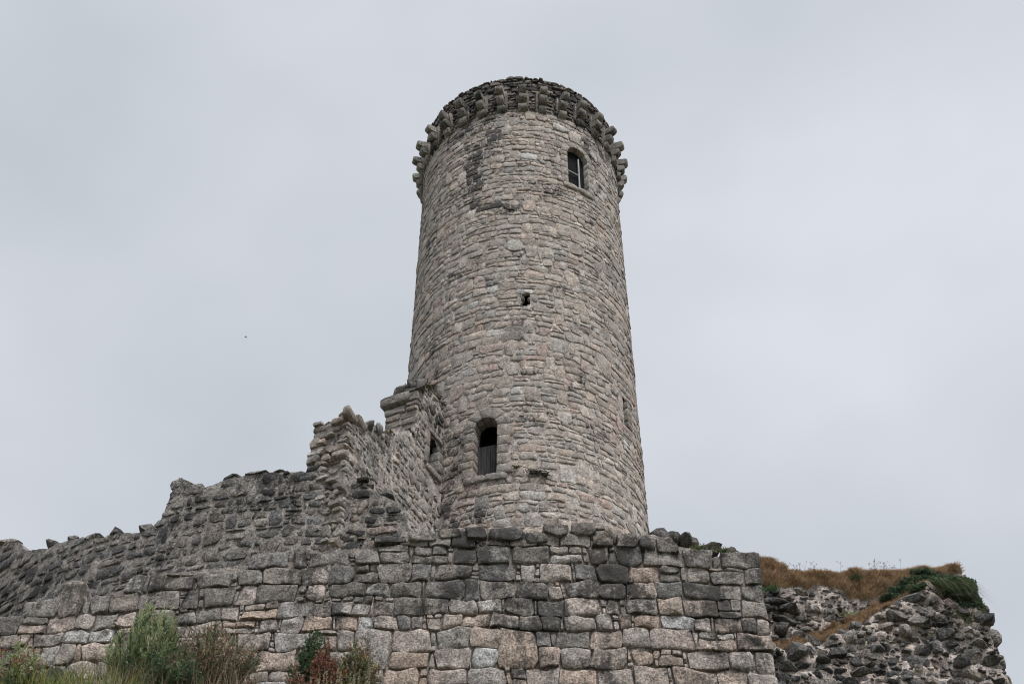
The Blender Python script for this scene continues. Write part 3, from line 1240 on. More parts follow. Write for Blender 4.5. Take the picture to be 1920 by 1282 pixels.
tE = lambda px, py: -on_plane(px, py)[0]
NEAR = tE(657, 800)
THK = 0.95
HI = tE(784, 750)
topE = sorted([(tE(px, py), on_plane(px, py)[1]) for px, py in ((655, 768), (664, 778), (680, 786), (692, 790), (710, 799), (722, 811), (734, 810), (760, 806), (781, 800))])
topE += [(HI + 0.01, on_plane(783, 714)[1]), (HI + 0.3, on_plane(800, 720)[1]), (tE(818, 740), on_plane(818, 740)[1]), (0.0, on_plane(832, 764)[1]), (0.6, on_plane(832, 764)[1])]
zE = lambda u: interp(topE, u)
WALLC = empty('ruined_cross_wall', tuple(T0 + DIR * 1.5)[:2] + (18.0,))
tag(WALLC, 'broken thin rubble wall butting against the left side of the round tower', 'wall')
win_e = [(tE(px, py), on_plane(px, py)[1]) for px, py in ((801, 868), (819, 884), (820, 832), (801, 808))]
mb = MB()
core_sheet(mb, PE, NEAR, 0.7, lambda u: zE(u) - 0.05, 16.5, THK, 0.09, 0.09, 0.006, 0.025, (0.38, 0.35, 0.325, 0.22), holes=[win_e], seed=12.0)
mb.build('mortar', M_MORTAR, WALLC)
EP = [(0.32, 0.302, 0.285), (0.27, 0.256, 0.244), (0.36, 0.337, 0.315), (0.21, 0.203, 0.196), (0.39, 0.365, 0.34)]
lst = []
for poly, ch in layout(rng, NEAR, 0.35, 17.0, 25.6, (0.12, 0.25), (1.0, 1.9), wav=0.45, p_split=0.10, p_span=0.18, seed=44.0, lean=0.3):
    cx, cy = centroid(poly)
    if cy > zE(cx) - 0.02 or max(p[1] for p in poly) > zE(cx) + 0.12 or cy < 17.6:
        continue
    if inside(win_e, cx, cy):
        continue
    poly = push_out(poly, win_e, 0)
    if poly_area(poly) < 0.004:
        continue
    px, py, _ = project(PE(cx, cy, 0))
    lst.append((poly_area(poly) * (1 if py < 1000 else 0.01), poly, px, py))
lst.sort(key=lambda s: -s[0])
rest = MB()
for i, (_, poly, px, py) in enumerate(lst):
    one = MB() if i < 130 else rest
    a = 0.22 + rng.uniform(-0.15, 0.2) + 0.18 * smooth(860, 780, py) * smooth(690, 730, px) + 0.15 * smooth(790, 830, px) - 0.15 * smooth(870, 960, py)
    stone_into(one, poly, PE, rng, var(rng, rng.choice(EP), 0.18, a), e=rng.uniform(-0.014, 0.022), bulge=rng.uniform(0.006, 0.022), back=0.14, tilt=rng.uniform(-0.08, 0.10), gap=rng.uniform(0.012, 0.034), rnd=0.4, rough=0.03, shape_jit=0.18)
    if i < 130:
        one.build('stone', M_TOWER, WALLC)
rest.build('rubble_facing', M_TOWER, WALLC, kind='stuff')
# jambs and lintel of its small window
(wa, za), (wb, zb_), (wc, zc), (wd, zd_) = win_e
for pts in ([(wa - 0.22, za - 0.05), (wa - 0.02, za - 0.05), (wa, (za + zd_) / 2), (wa - 0.2, (za + zd_) / 2)],
            [(wa - 0.26, (za + zd_) / 2), (wa, (za + zd_) / 2), (wa, zd_), (wa - 0.2, zd_)],
            [(wb, zb_), (wb + 0.2, zb_), (wb + 0.2, zb_ + 0.35), (wb - 0.06, zb_ + 0.35)],
            [(wb - 0.06, zb_ + 0.36), (wb + 0.2, zb_ + 0.36), (wb + 0.2, zb_ + 0.66), (wb - 0.03, zb_ + 0.66)],
            [(wa - 0.1, zd_ + 0.01), (wc + 0.22, zd_ + 0.01), (wc + 0.22, zd_ + 0.16), (wa - 0.1, zd_ + 0.18)],
            [(wa - 0.1, za - 0.2), (wb + 0.2, za - 0.2), (wb + 0.2, za - 0.02), (wa - 0.1, za - 0.02)]):
    m = MB()
    p = [pts[0], ((pts[0][0] + pts[1][0]) / 2, (pts[0][1] + pts[1][1]) / 2), pts[1], pts[2], ((pts[2][0] + pts[3][0]) / 2, (pts[2][1] + pts[3][1]) / 2), pts[3]]
    stone_into(m, p, PE, rng, var(rng, (0.27, 0.252, 0.235), 0.1, 0.12), e=0.05, bulge=0.02, back=0.45, gap=0.006, rnd=0.12, rough=0.015)
    m.build('jamb_stone', M_TOWER, WALLC)


# torn near end: long flat stones sticking out of the broken core
def PN(u, v, d):
    # u across the wall's thickness (0 = right-hand face, negative to the left), d towards the camera
    p = T0 + DIR * (-NEAR + d) + NRM * u
    return p.x, p.y, v


zN = on_plane(657, 772)[1]
mb = MB()
core_sheet(mb, PN, -THK - 0.05, 0.0, lambda u: zN - 0.12 + 0.1 * nz(u * 3, 1.0), 17.0, 0.5, 0.09, 0.09, 0.04, 0.05, (0.26, 0.23, 0.21, 0.12), seed=15.0)
mb.build('mortar', M_MORTAR, WALLC)
for poly, ch in layout(rng, -THK - 0.1, 0.05, 18.3, zN + 0.2, (0.10, 0.19), (1.6, 3.4), wav=0.3, p_split=0.05, p_span=0.05, seed=51.0, lean=0.3):
    cx, cy = centroid(poly)
    lim = zN + 0.02 + (0.06 if cx > -0.25 else (-0.02 if cx < -0.6 else -0.22))
    if cy > lim:
        continue
    m = MB()
    stone_into(m, poly, PN, rng, var(rng, rng.choice([(0.31, 0.287, 0.265), (0.27, 0.255, 0.238), (0.36, 0.325, 0.30)]), 0.15, rng.uniform(0.05, 0.3)), e=rng.uniform(-0.06, 0.12), bulge=rng.uniform(0.03, 0.08), back=0.25, tilt=rng.uniform(-0.15, 0.25), gap=rng.uniform(0.008, 0.024), rnd=0.36, rough=0.04, shape_jit=0.16)
    m.build('stone', M_TOWER, WALLC)
for px, py, w, h in ((651, 771, 20, 20), (668, 785, 15, 18), (600, 770, 28, 14), (590, 776, 22, 14), (632, 780, 26, 12), (707, 800, 14, 18), (690, 793, 14, 14)):
    t_, zz = on_plane(px, py)
    p = T0 + DIR * (t_ - 0.1)
    if px < 640:
        p = Vector(PN((px - 657) * 0.0135, 0, -0.25))
        zz = zN - 0.02
    m = MB()
    rock_into(m, (p.x, p.y, zz - 0.04), (w * 0.0135 * 0.5, 0.22, h * 0.0155 * 0.55), rng, var(rng, (0.22, 0.205, 0.19), 0.15, rng.uniform(0.1, 0.35)), sub=2)
    m.build('cap_stone', M_TOWER, WALLC)


# the taller pier against the tower: end face with squared blocks and a moulded slab
def PP(u, v, d):
    p = T0 + DIR * (-HI + d) + NRM * u
    return p.x, p.y, v


zp = lambda py: on_plane(784, py - 7)[1]
mb = MB()
core_sheet(mb, PP, -THK, 0.0, lambda u: zp(728), zp(835), 0.6, 0.09, 0.09, 0.05, 0.03, (0.24, 0.215, 0.195, 0.25), seed=18.0)
mb.build('mortar', M_MORTAR, WALLC)


def pier_block(u0, u1, y0, y1, e, tint, a, back=0.3, name='stone', rings=1):
    v0, v1 = zp(y0), zp(y1)
    m = MB()
    p = [(u0, v0), ((u0 + u1) / 2, v0), (u1, v0), (u1, (v0 + v1) / 2), (u1, v1), ((u0 + u1) / 2, v1), (u0, v1), (u0, (v0 + v1) / 2)]
    stone_into(m, p, PP, rng, var(rng, tint, 0.08, a), e=e, bulge=0.03, back=back, gap=0.008, rnd=0.16, rough=0.045, shape_jit=0.11, rings=rings)
    return m.build(name, M_TOWER, WALLC)


pier_block(-0.24, 0.03, 756, 741, 0.07, (0.22, 0.208, 0.195), 0.25)
o = pier_block(-THK - 0.14, -0.22, 757, 738, 0.15, (0.25, 0.24, 0.225), 0.2, back=0.55, name='moulded_slab')
o['label'] = 'long projecting moulded slab near the top of the wall'
pier_block(-THK - 0.02, -0.36, 774, 760, 0.06, (0.31, 0.295, 0.275), 0.05)
pier_block(-0.34, 0.02, 766, 758, 0.03, (0.2, 0.185, 0.17), 0.2)
pier_block(-0.32, 0.0, 776, 768, 0.06, (0.24, 0.22, 0.2), 0.1)
pier_block(-THK, -0.5, 786, 775, 0.03, (0.27, 0.25, 0.23), 0.1)
pier_block(-0.48, -0.02, 788, 778, 0.02, (0.24, 0.22, 0.2), 0.15)
pier_block(-THK, -0.45, 800, 788, 0.02, (0.25, 0.23, 0.21), 0.15)
pier_block(-0.43, 0.0, 803, 790, 0.05, (0.2, 0.185, 0.17), 0.25)
for u, py, w, h in ((-0.62, 735, 0.34, 0.13), (-0.64, 724, 0.28, 0.13), (-0.28, 735, 0.36, 0.15), (-0.24, 726, 0.34, 0.13), (-0.05, 728, 0.24, 0.18), (-0.42, 727, 0.22, 0.12)):
    c = PP(u, zp(py) + 0.04, -0.12)
    m = MB()
    rock_into(m, c, (w * 0.68, 0.28, h * 1.05), rng, var(rng, (0.15, 0.145, 0.14), 0.15, rng.uniform(0.2, 0.45)), sub=2)
    m.build('cap_stone', M_TOWER, WALLC)
for k in range(7):
    f = k / 6
    uu = HI + 0.1 + (0 - HI) * f * 0.95
    m = MB()
    c = PE(uu, zE(uu) + 0.02, -0.12)
    rock_into(m, c, (0.16, 0.2, 0.10), rng, var(rng, (0.14, 0.132, 0.12), 0.15, 0.35), sub=2)
    m.build('cap_stone', M_TOWER, WALLC)

# ------------------------------------------------------------------ collapsed rubble end on the right
rng = random.Random(23)
topD = prof([(1420, 1051), (1446, 1054), (1458, 1062), (1470, 1074), (1560, 1077), (1640, 1076), (1700, 1073), (1745, 1066), (1788, 1066), (1802, 1074)], lambda x: ya(x) + 1.35)
xd0 = XR - 0.35
xd1 = on_surf(1802, 1074, lambda x: ya(x) + 1.3)[0]
xe = [on_surf(px, py, lambda x: ya(x) + 0.95) for px, py in ((1812, 1090), (1832, 1106), (1842, 1124), (1852, 1158), (1866, 1196), (1882, 1246), (1894, 1290), (1910, 1340))]
edge = sorted((p[2], p[0]) for p in xe)                # height -> x of the right end
topD += [(xd1 + 0.04, xe[0][2])] + [(p[0], p[2]) for p in xe[1:]]
topD.sort()
zD = lambda u: interp(topD, u)
led = prof([(1470, 1215), (1540, 1196), (1600, 1170), (1650, 1142), (1700, 1112), (1740, 1094), (1800, 1090), (1860, 1110)], lambda x: ya(x) + 0.8)


low = prof([(1440, 1108), (1454, 1112), (1514, 1106), (1552, 1104), (1590, 1126), (1630, 1130), (1671, 1126), (1698, 1108), (1725, 1094), (1765, 1080)], lambda x: ya(x) + 1.1)


def relief(u, v):
    """how far the broken face stands back from the facing"""
    b = 0.52
    lz = interp(led, u)
    b += 0.42 * smooth(lz - 0.25, lz + 0.12, v)
    b += 0.55 * smooth(zD(u) - 0.30, zD(u) + 0.02, v)
    b -= 0.28 * smooth(16.6, 14.6, v)
    # overhang with a hole under it near the right top
    hx, _, hz = on_surf(1772, 1128, lambda x: ya(x) + 0.9)
    b += 0.35 * math.exp(-((u - hx) / 0.22) ** 2 - ((v - hz) / 0.16) ** 2)
    hx, _, hz = on_surf(1805, 1135, lambda x: ya(x) + 0.9)
    b += 0.3 * math.exp(-((u - hx) / 0.25) ** 2 - ((v - hz) / 0.2) ** 2)
    b += 0.16 * nz(u * 1.6, v * 1.9, 61.0) + 0.13 * nz(u * 3.6, v * 4.5, 62.0) + 0.06 * abs(nz(u * 9.0, v * 11.0, 63.0))
    b += 0.9 * smooth(0.30, 0.0, edge_x(v) - u)
    return b


def edge_x(v):
    if v > edge[-1][0]:
        return xd1 + 0.12
    return interp(edge, v)


def PD(u, v, d):
    return u, ya(u) + relief(u, v) - d, v


WALLD = empty('collapsed_wall_end', (8, ya(8) + 0.8, 14.0))
tag(WALLD, 'collapsed end of the wall showing raw rubble under dry grass and ivy', 'ruin')
mb = MB()
nu, nv = 110, 110
V, Fc, cols = [], [], []
for i in range(nu + 1):
    f = i / nu
    for j in range(nv + 1):
        g = j / nv
        v = 13.2 + (20.2 - 13.2) * g
        u = xd0 + (edge_x(v) - xd0) * f
        tp = zD(u) + 0.05 * nz(u * 3, 2.0, 9.0)
        vv = min(v, tp)
        x, y, z = PD(u, vv, 0.03 * nz(u * 8, vv * 8, 3.0))
        if v > tp:
            y += (v - tp) * 2.0            # rows above the top lie back as the grassy crown
            z = tp + 0.02 - 0.15 * (v - tp)
        V.append((x, y, z))
        dirt = smooth(0.5, 0.12, tp - vv)
        c = (0.42 - 0.20 * dirt, 0.375 - 0.215 * dirt, 0.348 - 0.225 * dirt)
        cols.append((*c, 0.18 + 0.2 * smooth(xd0 + 1.4, xd0, u) + 0.1 * nz(u, v)))
for i in range(nu):
    for j in range(nv):
        a = i * (nv + 1) + j
        Fc.append((a, a + nv + 1, a + nv + 2, a + 1))
# return of the right end, going back
o_ = len(V)
for j in range(nv + 1):
    x, y, z = V[nu * (nv + 1) + j]
    V.append((x - 0.5, y + 2.6, z))
    cols.append((0.27, 0.24, 0.215, 0.2))
for j in range(nv):
    a = nu * (nv + 1) + j
    Fc.append((a, o_ + j, o_ + j + 1, a + 1))
mb.add(V, Fc, cols)
mb.build('rubble_core', M_MORTAR, WALLD)
DP = [(0.15, 0.145, 0.142), (0.20, 0.19, 0.182), (0.27, 0.25, 0.232), (0.33, 0.295, 0.272), (0.13, 0.128, 0.128)]
placed = []
tries = 0
bits = MB()
while tries < 6000:
    tries += 1
    v = rng.uniform(14.2, 19.3)
    u = rng.uniform(xd0 + 0.1, edge_x(v) - 0.02)
    crown_ = zD(u) - v
    lz = interp(led, u)
    if v > interp(low, u) - 0.06 or crown_ < 0.34 or -0.12 < v - lz < 0.20:
        continue
    s = rng.uniform(0.15, 0.23) if tries < 200 else (rng.uniform(0.07, 0.14) if tries < 2400 else rng.uniform(0.035, 0.08))
    if v > lz and u > xd0 + 1.6:
        s *= 0.6
    if any((u - a) ** 2 + ((v - b) * 1.45) ** 2 < (0.92 * (s + r)) ** 2 for a, b, r in placed):
        continue
    placed.append((u, v, s))
    px, py, _ = project(PD(u, v, 0))
    dkz = 0.15 * smooth(1560, 1480, px) + 0.12 * nz(u * 0.9, v * 0.9, 5.0)
    c = rng.choice(DP[:2] + DP[4:]) if rng.random() < 0.35 + dkz * 2 else rng.choice(DP)
    m = MB() if s > 0.07 else bits
    fl = rng.choice((0.42, 0.55, 0.75, 0.9))
    rock_into(m, PD(u, v, s * rng.uniform(-0.35, 0.12)), (s * rng.uniform(0.95, 1.45), s * rng.uniform(0.7, 1.0), s * fl), rng, var(rng, c, 0.2, max(0, rng.uniform(0.05, 0.42) + dkz)), sub=2 if s > 0.07 else 1, angular=1.0, yaw=rng.uniform(-0.9, 0.9))
    if s > 0.07:
        m.build('stone', M_RUBBLE, WALLD, sharp=30)
bits.build('small_rubble', M_RUBBLE, WALLD, kind='stuff')
# stones that stand out of the outline on the top and down the right edge
for px, py, w, h in ((1436, 1051, 34, 6), (1452, 1056, 24, 8), (1793, 1082, 22, 16), (1812, 1094, 24, 22), (1828, 1108, 24, 22), (1839, 1126, 20, 24), (1847, 1144, 20, 24), (1853, 1160, 22, 24), (1859, 1178, 22, 24), (1866, 1198, 24, 28), (1872, 1220, 24, 26), (1879, 1242, 24, 30), (1886, 1264, 24, 28), (1892, 1284, 24, 28)):
    x, y, z = on_surf(px - 13, py + 6, lambda q: ya(q) + 1.25)
    m = MB()
    rock_into(m, (x, y, z), (w * 0.0118 * 0.6, 0.34 if h > 10 else 0.16, h * 0.0125 * 0.65), rng, var(rng, (0.24, 0.222, 0.206), 0.15, rng.uniform(0.1, 0.35)), sub=2)
    m.build('stone', M_RUBBLE, WALLD)

# ------------------------------------------------------------------ loose boulders on the wall top
for lab, px, py, w, h, c in (('round mossy boulder lying alone on the wall top right of the tower', 1333, 1032, 36, 25, (0.11, 0.10, 0.085)),
                             ('small grey boulder beside the round mossy one on the wall top', 1371, 1040, 22, 14, (0.15, 0.142, 0.13))):
    x, y, z = on_surf(px, py, lambda q: ya(q) + 0.35)
    m = MB()
    rock_into(m, (x, y, z), (w * 0.0058, 0.2, h * 0.0072), rng, (*c, 0.4), sub=3, angular=0.35)
    tag(m.build('boulder', M_RUBBLE, None, base=True), lab, 'boulder', 'loose boulders on the wall top')


# ------------------------------------------------------------------ plants
def vary(rng, cols, amt=0.25):
    c = rng.choice(cols)
    k = 1 + rng.uniform(-amt, amt)
    k *= 1.4
    return (c[0] * k * rng.uniform(0.93, 1.07), c[1] * k, c[2] * k * rng.uniform(0.9, 1.1), 1)


def leaf(mb, p, d, side, ln, wd, col):
    """one narrow leaf as a folded pair of triangles"""
    b = p
    tip = p + d * ln
    mid = p + d * ln * 0.45
    l, r = mid + side * wd, mid - side * wd
    mb.add([tuple(b), tuple(l), tuple(tip), tuple(r)], [(0, 1, 2), (0, 2, 3)], col)


def blade(mb, p, d, bend, ln, wd, col, segs=3):
    side = d.cross(Vector((0, 1, 0.2)))
    if side.length < 1e-3:
        side = Vector((1, 0, 0))
    side.normalize()
    V, n = [], segs
    for i in range(n + 1):
        f = i / n
        c = p + d * ln * f + bend * (f * f * ln)
        w = wd * (1 - f) + 0.0006
        V += [tuple(c - side * w), tuple(c + side * w)]
    mb.add(V, [(2 * i, 2 * i + 1, 2 * i + 3, 2 * i + 2) for i in range(n)], col)


def rdir(rng, up=0.0):
    while True:
        v = Vector((rng.uniform(-1, 1), rng.uniform(-1, 1), rng.uniform(-1, 1) + up))
        if 0.1 < v.length:
            return v.normalized()


def twig(mb, a, b, r, col):
    d = (b - a)
    s = d.cross(Vector((0.3, 1, 0.1)))
    if s.length < 1e-6:
        s = Vector((1, 0, 0))
    s.normalize()
    t = d.cross(s).normalized()
    V = []
    for c, k in ((a, r), (b, r * 0.6)):
        for q in range(3):
            an = q * 2.094
            V.append(tuple(c + (s * math.cos(an) + t * math.sin(an)) * k))
    mb.add(V, [(0, 1, 4, 3), (1, 2, 5, 4), (2, 0, 3, 5)], col)


def bush(name, label, cat, base, height, radius, rng, cols, n_stems=40, n_twigs=7, leaves=16, ln=0.05, wd=0.012, spread=1.0, upright=0.5, stem_col=(0.09, 0.07, 0.05, 1), group=None, crown=0.25, tipcols=None):
    root = empty(name, base)
    tag(root, label, cat, group or 'shrubs along the foot of the wall')
    st, fo = MB(), MB()
    b0 = Vector(base)
    for i in range(int(n_stems * 1.6)):
        a = rng.uniform(0, 2 * math.pi)
        rr = radius * math.sqrt(rng.random()) * spread
        h = height * (1 - 0.45 * (rr / max(radius, 1e-3)) ** 2) * rng.uniform(0.72, 1.05)
        tip = b0 + Vector((rr * math.cos(a), rr * math.sin(a), h))
        foot = b0 + Vector((rr * 0.25 * math.cos(a), rr * 0.25 * math.sin(a), 0))
        ctrl = foot.lerp(tip, 0.5) + Vector((rng.uniform(-0.1, 0.1), rng.uniform(-0.1, 0.1), 0.1 * h))
        pts = []
        for k in range(6):
            f = k / 5
            pts.append(foot * (1 - f) ** 2 + ctrl * 2 * f * (1 - f) + tip * f * f)
        for k in range(5):
            twig(st, pts[k], pts[k + 1], 0.012 * (1 - k / 6) * (height / 2.5 + 0.3), stem_col)
        for j in range(int(n_twigs * 1.7)):
            f = crown + (1 - crown) * (j + rng.random()) / int(n_twigs * 1.7)
            k = min(4, int(f * 5))
            s = pts[k].lerp(pts[k + 1], f * 5 - k)
            d = (rdir(rng, upright) + (pts[k + 1] - pts[k]).normalized() * upright).normalized()
            tl = height * rng.uniform(0.09, 0.20) * (1.15 - 0.5 * f)
            e = s + d * tl
            twig(st, s, e, 0.004, stem_col)
            cc = cols if (tipcols is None or f < 0.55 or rng.random() < 0.3) else tipcols
            base_c = vary(rng, cc, 0.22)
            for q in range(leaves):
                g = (q + rng.random()) / leaves
                p = s.lerp(e, g)
                ld = (d * upright + rdir(rng, 0.25)).normalized()
                sd_ = ld.cross(rdir(rng)).normalized()
                leaf(fo, p, ld, sd_, ln * 1.3 * rng.uniform(0.5, 1.2), wd * 1.15, tuple(x * rng.uniform(0.8, 1.2) for x in base_c[:3]) + (1,))
    st.build('stems', M_LEAF, root, smooth_=False)
    fo.build('foliage', M_LEAF, root, smooth_=False)
    return root


def base_at(px, Y):
    x = on_surf(px, 1282, lambda q: Y)[0]
    return (x, Y, ground_z(x, Y) - 0.05)


def top_h(px, py, Y, b):
    return at(px, py, Y)[2] - b[2]


rng = random.Random(31)
GREEN = [(0.065, 0.11, 0.055), (0.085, 0.135, 0.065), (0.05, 0.085, 0.05), (0.11, 0.15, 0.08)]
OLIVE = [(0.15, 0.155, 0.09), (0.19, 0.175, 0.11), (0.12, 0.135, 0.075), (0.23, 0.20, 0.13)]
DRY = [(0.29, 0.225, 0.16), (0.23, 0.17, 0.12), (0.34, 0.28, 0.21), (0.17, 0.12, 0.09)]
RUST = [(0.20, 0.095, 0.065), (0.25, 0.13, 0.09), (0.14, 0.07, 0.055), (0.28, 0.18, 0.125)]
LIGHT = [(0.30, 0.335, 0.19), (0.35, 0.37, 0.23), (0.25, 0.30, 0.16)]

B = base_at(262, 22.7)
bush('broom_shrub', 'tall feathery green broom shrub, the biggest and left of the brown dry shrub', 'shrub', B, top_h(250, 1140, 22.7, B), 0.70, rng, GREEN, n_stems=60, n_twigs=10, leaves=24, ln=0.075, wd=0.0065, upright=1.1, crown=0.35, tipcols=LIGHT)
B = base_at(395, 22.9)
bush('dry_shrub', 'brown and olive half dry shrub right beside the tall green broom', 'shrub', B, top_h(395, 1168, 22.9, B), 0.92, rng, OLIVE + DRY + DRY[:2] + GREEN[:2], n_stems=52, n_twigs=8, leaves=15, ln=0.06, wd=0.009, upright=0.6, crown=0.2)
B = base_at(318, 22.2)
bush('dark_shrub', 'low dark green shrub between the feathery broom and the brown dry shrub', 'shrub', B, top_h(318, 1215, 22.2, B), 0.7, rng, GREEN[:3] + OLIVE[:1], n_stems=40, n_twigs=8, leaves=16, ln=0.05, wd=0.011, upright=0.5, crown=0.2)
B = base_at(35, 22.3)
bush('low_shrub', 'low grey green shrub with red berries at the left edge of the photo', 'shrub', B, top_h(40, 1212, 22.3, B), 0.85, rng, OLIVE + GREEN[3:] + LIGHT, n_stems=48, n_twigs=8, leaves=18, ln=0.05, wd=0.011, upright=0.4, crown=0.2, tipcols=LIGHT + RUST[1:2])
B = base_at(583, 22.9)
bush('round_shrub', 'compact deep green shrub behind the rust red one', 'shrub', B, top_h(580, 1182, 22.9, B), 0.36, rng, GREEN[:3], n_stems=36, n_twigs=8, leaves=18, ln=0.042, wd=0.012, upright=0.3, crown=0.35)
B = base_at(606, 22.5)
bush('rust_red_shrub', 'small shrub with rust red dead leaves between two green ones', 'shrub', B, top_h(604, 1212, 22.5, B), 0.36, rng, RUST, n_stems=32, n_twigs=8, leaves=16, ln=0.04, wd=0.011, upright=0.35, crown=0.3)
B = base_at(668, 22.9)
bush('airy_shrub', 'airy grey green shrub with orange flecks right of the rust red one', 'shrub', B, top_h(664, 1194, 22.9, B), 0.42, rng, OLIVE[:3] + LIGHT + GREEN[3:], n_stems=30, n_twigs=8, leaves=13, ln=0.045, wd=0.010, upright=0.5, crown=0.3, tipcols=OLIVE + [(0.30, 0.15, 0.06)])
B = base_at(556, 22.4)
bush('brown_shrub', 'low brown withered shrub left of the pale flower spikes', 'shrub', B, top_h(556, 1246, 22.4, B), 0.26, rng, DRY + RUST[:1], n_stems=18, n_twigs=6, leaves=12, ln=0.04, wd=0.010, upright=0.4, crown=0.2)

# pale flower spikes in front of the rust red shrub
B = base_at(612, 22.1)
root = empty('flower_spikes', B)
tag(root, 'cluster of pale cream seed spikes in front of the rust red shrub', 'plant')
for i in range(16):
    px = 588 + i * 6.6 + rng.uniform(-5, 5)
    x = on_surf(px, 1282, lambda q: 22.1)[0]
    top_ = Vector(at(px + rng.uniform(-6, 6), rng.uniform(1254, 1276), 22.1 + rng.uniform(-0.15, 0.15)))
    f0 = Vector((x, 22.1, B[2]))
    m = MB()
    twig(m, f0, top_, 0.006, (0.2, 0.19, 0.12, 1))
    for q in range(70):
        g = 0.55 + 0.45 * rng.random()
        p = f0.lerp(top_, g)
        d = rdir(rng, 0.7)
        leaf(m, p + d * 0.008, d, d.cross(rdir(rng)).normalized(), 0.03 * (1.25 - 0.6 * (g - 0.55) / 0.45), 0.010, vary(rng, [(0.36, 0.335, 0.235), (0.43, 0.40, 0.30), (0.28, 0.27, 0.18)], 0.15))
    m.build('spike', M_LEAF, root, smooth_=False)


def tuft(name, label, px0, px1, py_lo, py_hi, Y, n, cols, rng, wd=0.010, lean=0.35, kind='stuff', cat='grass'):
    m = MB()
    for i in range(n):
        px = rng.uniform(px0, px1)
        yy = Y + rng.uniform(-0.25, 0.25)
        x = on_surf(px, 1282, lambda q: yy)[0]
        z0 = ground_z(x, yy) - 0.03
        zt_ = at(px, rng.uniform(py_lo, py_hi), yy)[2]
        d = Vector((rng.uniform(-lean, lean), rng.uniform(-0.25, 0.1), 1)).normalized()
        blade(m, Vector((x, yy, z0)), d, Vector((rng.uniform(-0.25, 0.25), rng.uniform(-0.2, 0.1), -0.12)), max(0.3, zt_ - z0), wd * rng.uniform(0.6, 1.3), vary(rng, cols, 0.2), 4)
    ob = m.build(name, M_LEAF, None, smooth_=False, base=True)
    return tag(ob, label, cat, kind=kind)


tuft('dry_grass', 'long straw coloured grass standing among the shrubs at lower left', 110, 470, 1215, 1290, 22.0, 420, DRY + [(0.34, 0.30, 0.21)], rng, 0.007)
tuft('green_weeds', 'bright green and yellow weeds at the foot of the wall left of the broom', 50, 228, 1222, 1280, 22.1, 700, [(0.10, 0.16, 0.04), (0.20, 0.24, 0.07), (0.33, 0.30, 0.11), (0.07, 0.12, 0.04)], rng, 0.018, 0.7)
tuft('withered_stalks', 'thin orange brown withered stalks low against the wall right of the shrubs', 690, 830, 1252, 1290, 22.9, 60, [(0.25, 0.16, 0.09), (0.22, 0.19, 0.10)], rng, 0.006, 0.25)

# broad strap leaves by the green weeds
B = base_at(205, 21.9)
m = MB()
for i in range(16):
    px = rng.uniform(180, 235)
    x = on_surf(px, 1282, lambda q: 21.9)[0]
    d = Vector((rng.uniform(-0.3, 0.3), -0.1, 1)).normalized()
    ht = at(px, rng.uniform(1240, 1278), 21.9)[2] - B[2]
    blade(m, Vector((x, 21.9 + rng.uniform(-0.1, 0.1), B[2])), d, Vector((rng.uniform(-0.2, 0.2), -0.1, -0.05)), ht, 0.028, vary(rng, [(0.38, 0.36, 0.22), (0.30, 0.32, 0.18), (0.42, 0.36, 0.22)], 0.12), 5)
tag(m.build('strap_leaved_plant', M_LEAF, None, smooth_=False, base=True), 'pale strap leaved plant in front of the tall green broom', 'plant')

m = MB()
for i in range(15000):
    x, y = rng.uniform(-12, 7.5), 23.3 - 6.0 * rng.random() ** 1.5
    if nz(x * 0.6, y * 0.6, 4.0) < -0.25:
        continue
    d = Vector((rng.uniform(-0.4, 0.4), rng.uniform(-0.4, 0.2), 1)).normalized()
    yy = y + sh(x, y)
    blade(m, Vector((x, yy, ground_z(x, y) - 0.03)), d, Vector((rng.uniform(-0.3, 0.3), -0.15, -0.2)), rng.uniform(0.12, 0.32), 0.008, vary(rng, [(0.07, 0.10, 0.04), (0.11, 0.13, 0.05), (0.20, 0.18, 0.09), (0.05, 0.08, 0.035)], 0.2), 2)
tag(m.build('grass', M_LEAF, None, smooth_=False, base=True), 'rough grass on the bank below the block wall', 'grass', kind='stuff')

# ---- growth on the collapsed end
rng = random.Random(77)


def scatter_on(fn, n, cols, ln, wd, rng, mb, up=0.6, bend=0.5, out=0.4):
    for i in range(n):
        p = fn()
        if p is None:
            continue
        d = Vector((rng.uniform(-0.6, 0.6), -out * rng.random(), up + rng.random() * 0.5)).normalized()
        blade(mb, Vector(p), d, Vector((rng.uniform(-0.4, 0.4), -bend * rng.random(), -bend)), ln * rng.uniform(0.5, 1.3), wd, vary(rng, cols, 0.25), 3)


ORNG = [(0.32, 0.20, 0.125), (0.38, 0.265, 0.175), (0.26, 0.16, 0.10), (0.42, 0.33, 0.235), (0.22, 0.15, 0.105), (0.19, 0.175, 0.10)]


def ridge():
    u = rng.uniform(xd0 + 0.2, xd1 - 0.1)
    px = project((u, ya(u) + 0.7, zD(u)))[0]
    depth = 0.42 if px > 1600 else 0.30
    v = zD(u) - depth * rng.random() ** 1.3
    return PD(u, v, 0.02)


def ledge():
    u = rng.uniform(xd0 + 0.25, xd1 - 0.5)
    lz = interp(led, u)
    v = lz + rng.uniform(-0.16, 0.20) + 0.05 * nz(u * 3, 5.0)
    return PD(u, v, 0.03)


mb = MB()
scatter_on(ridge, 9000, ORNG, 0.15, 0.009, rng, mb)
scatter_on(ledge, 11000, ORNG, 0.14, 0.009, rng, mb)
# slope between the ridge and the diagonal ledge, on its right half




def slope():
    u = rng.uniform(xd0 + 0.25, xd1 - 0.35)
    a, b = interp(low, u) + 0.10 * nz(u * 5, 2.0), zD(u)
    if b < a:
        return None
    return PD(u, a + (b - a) * rng.random(), 0.02)


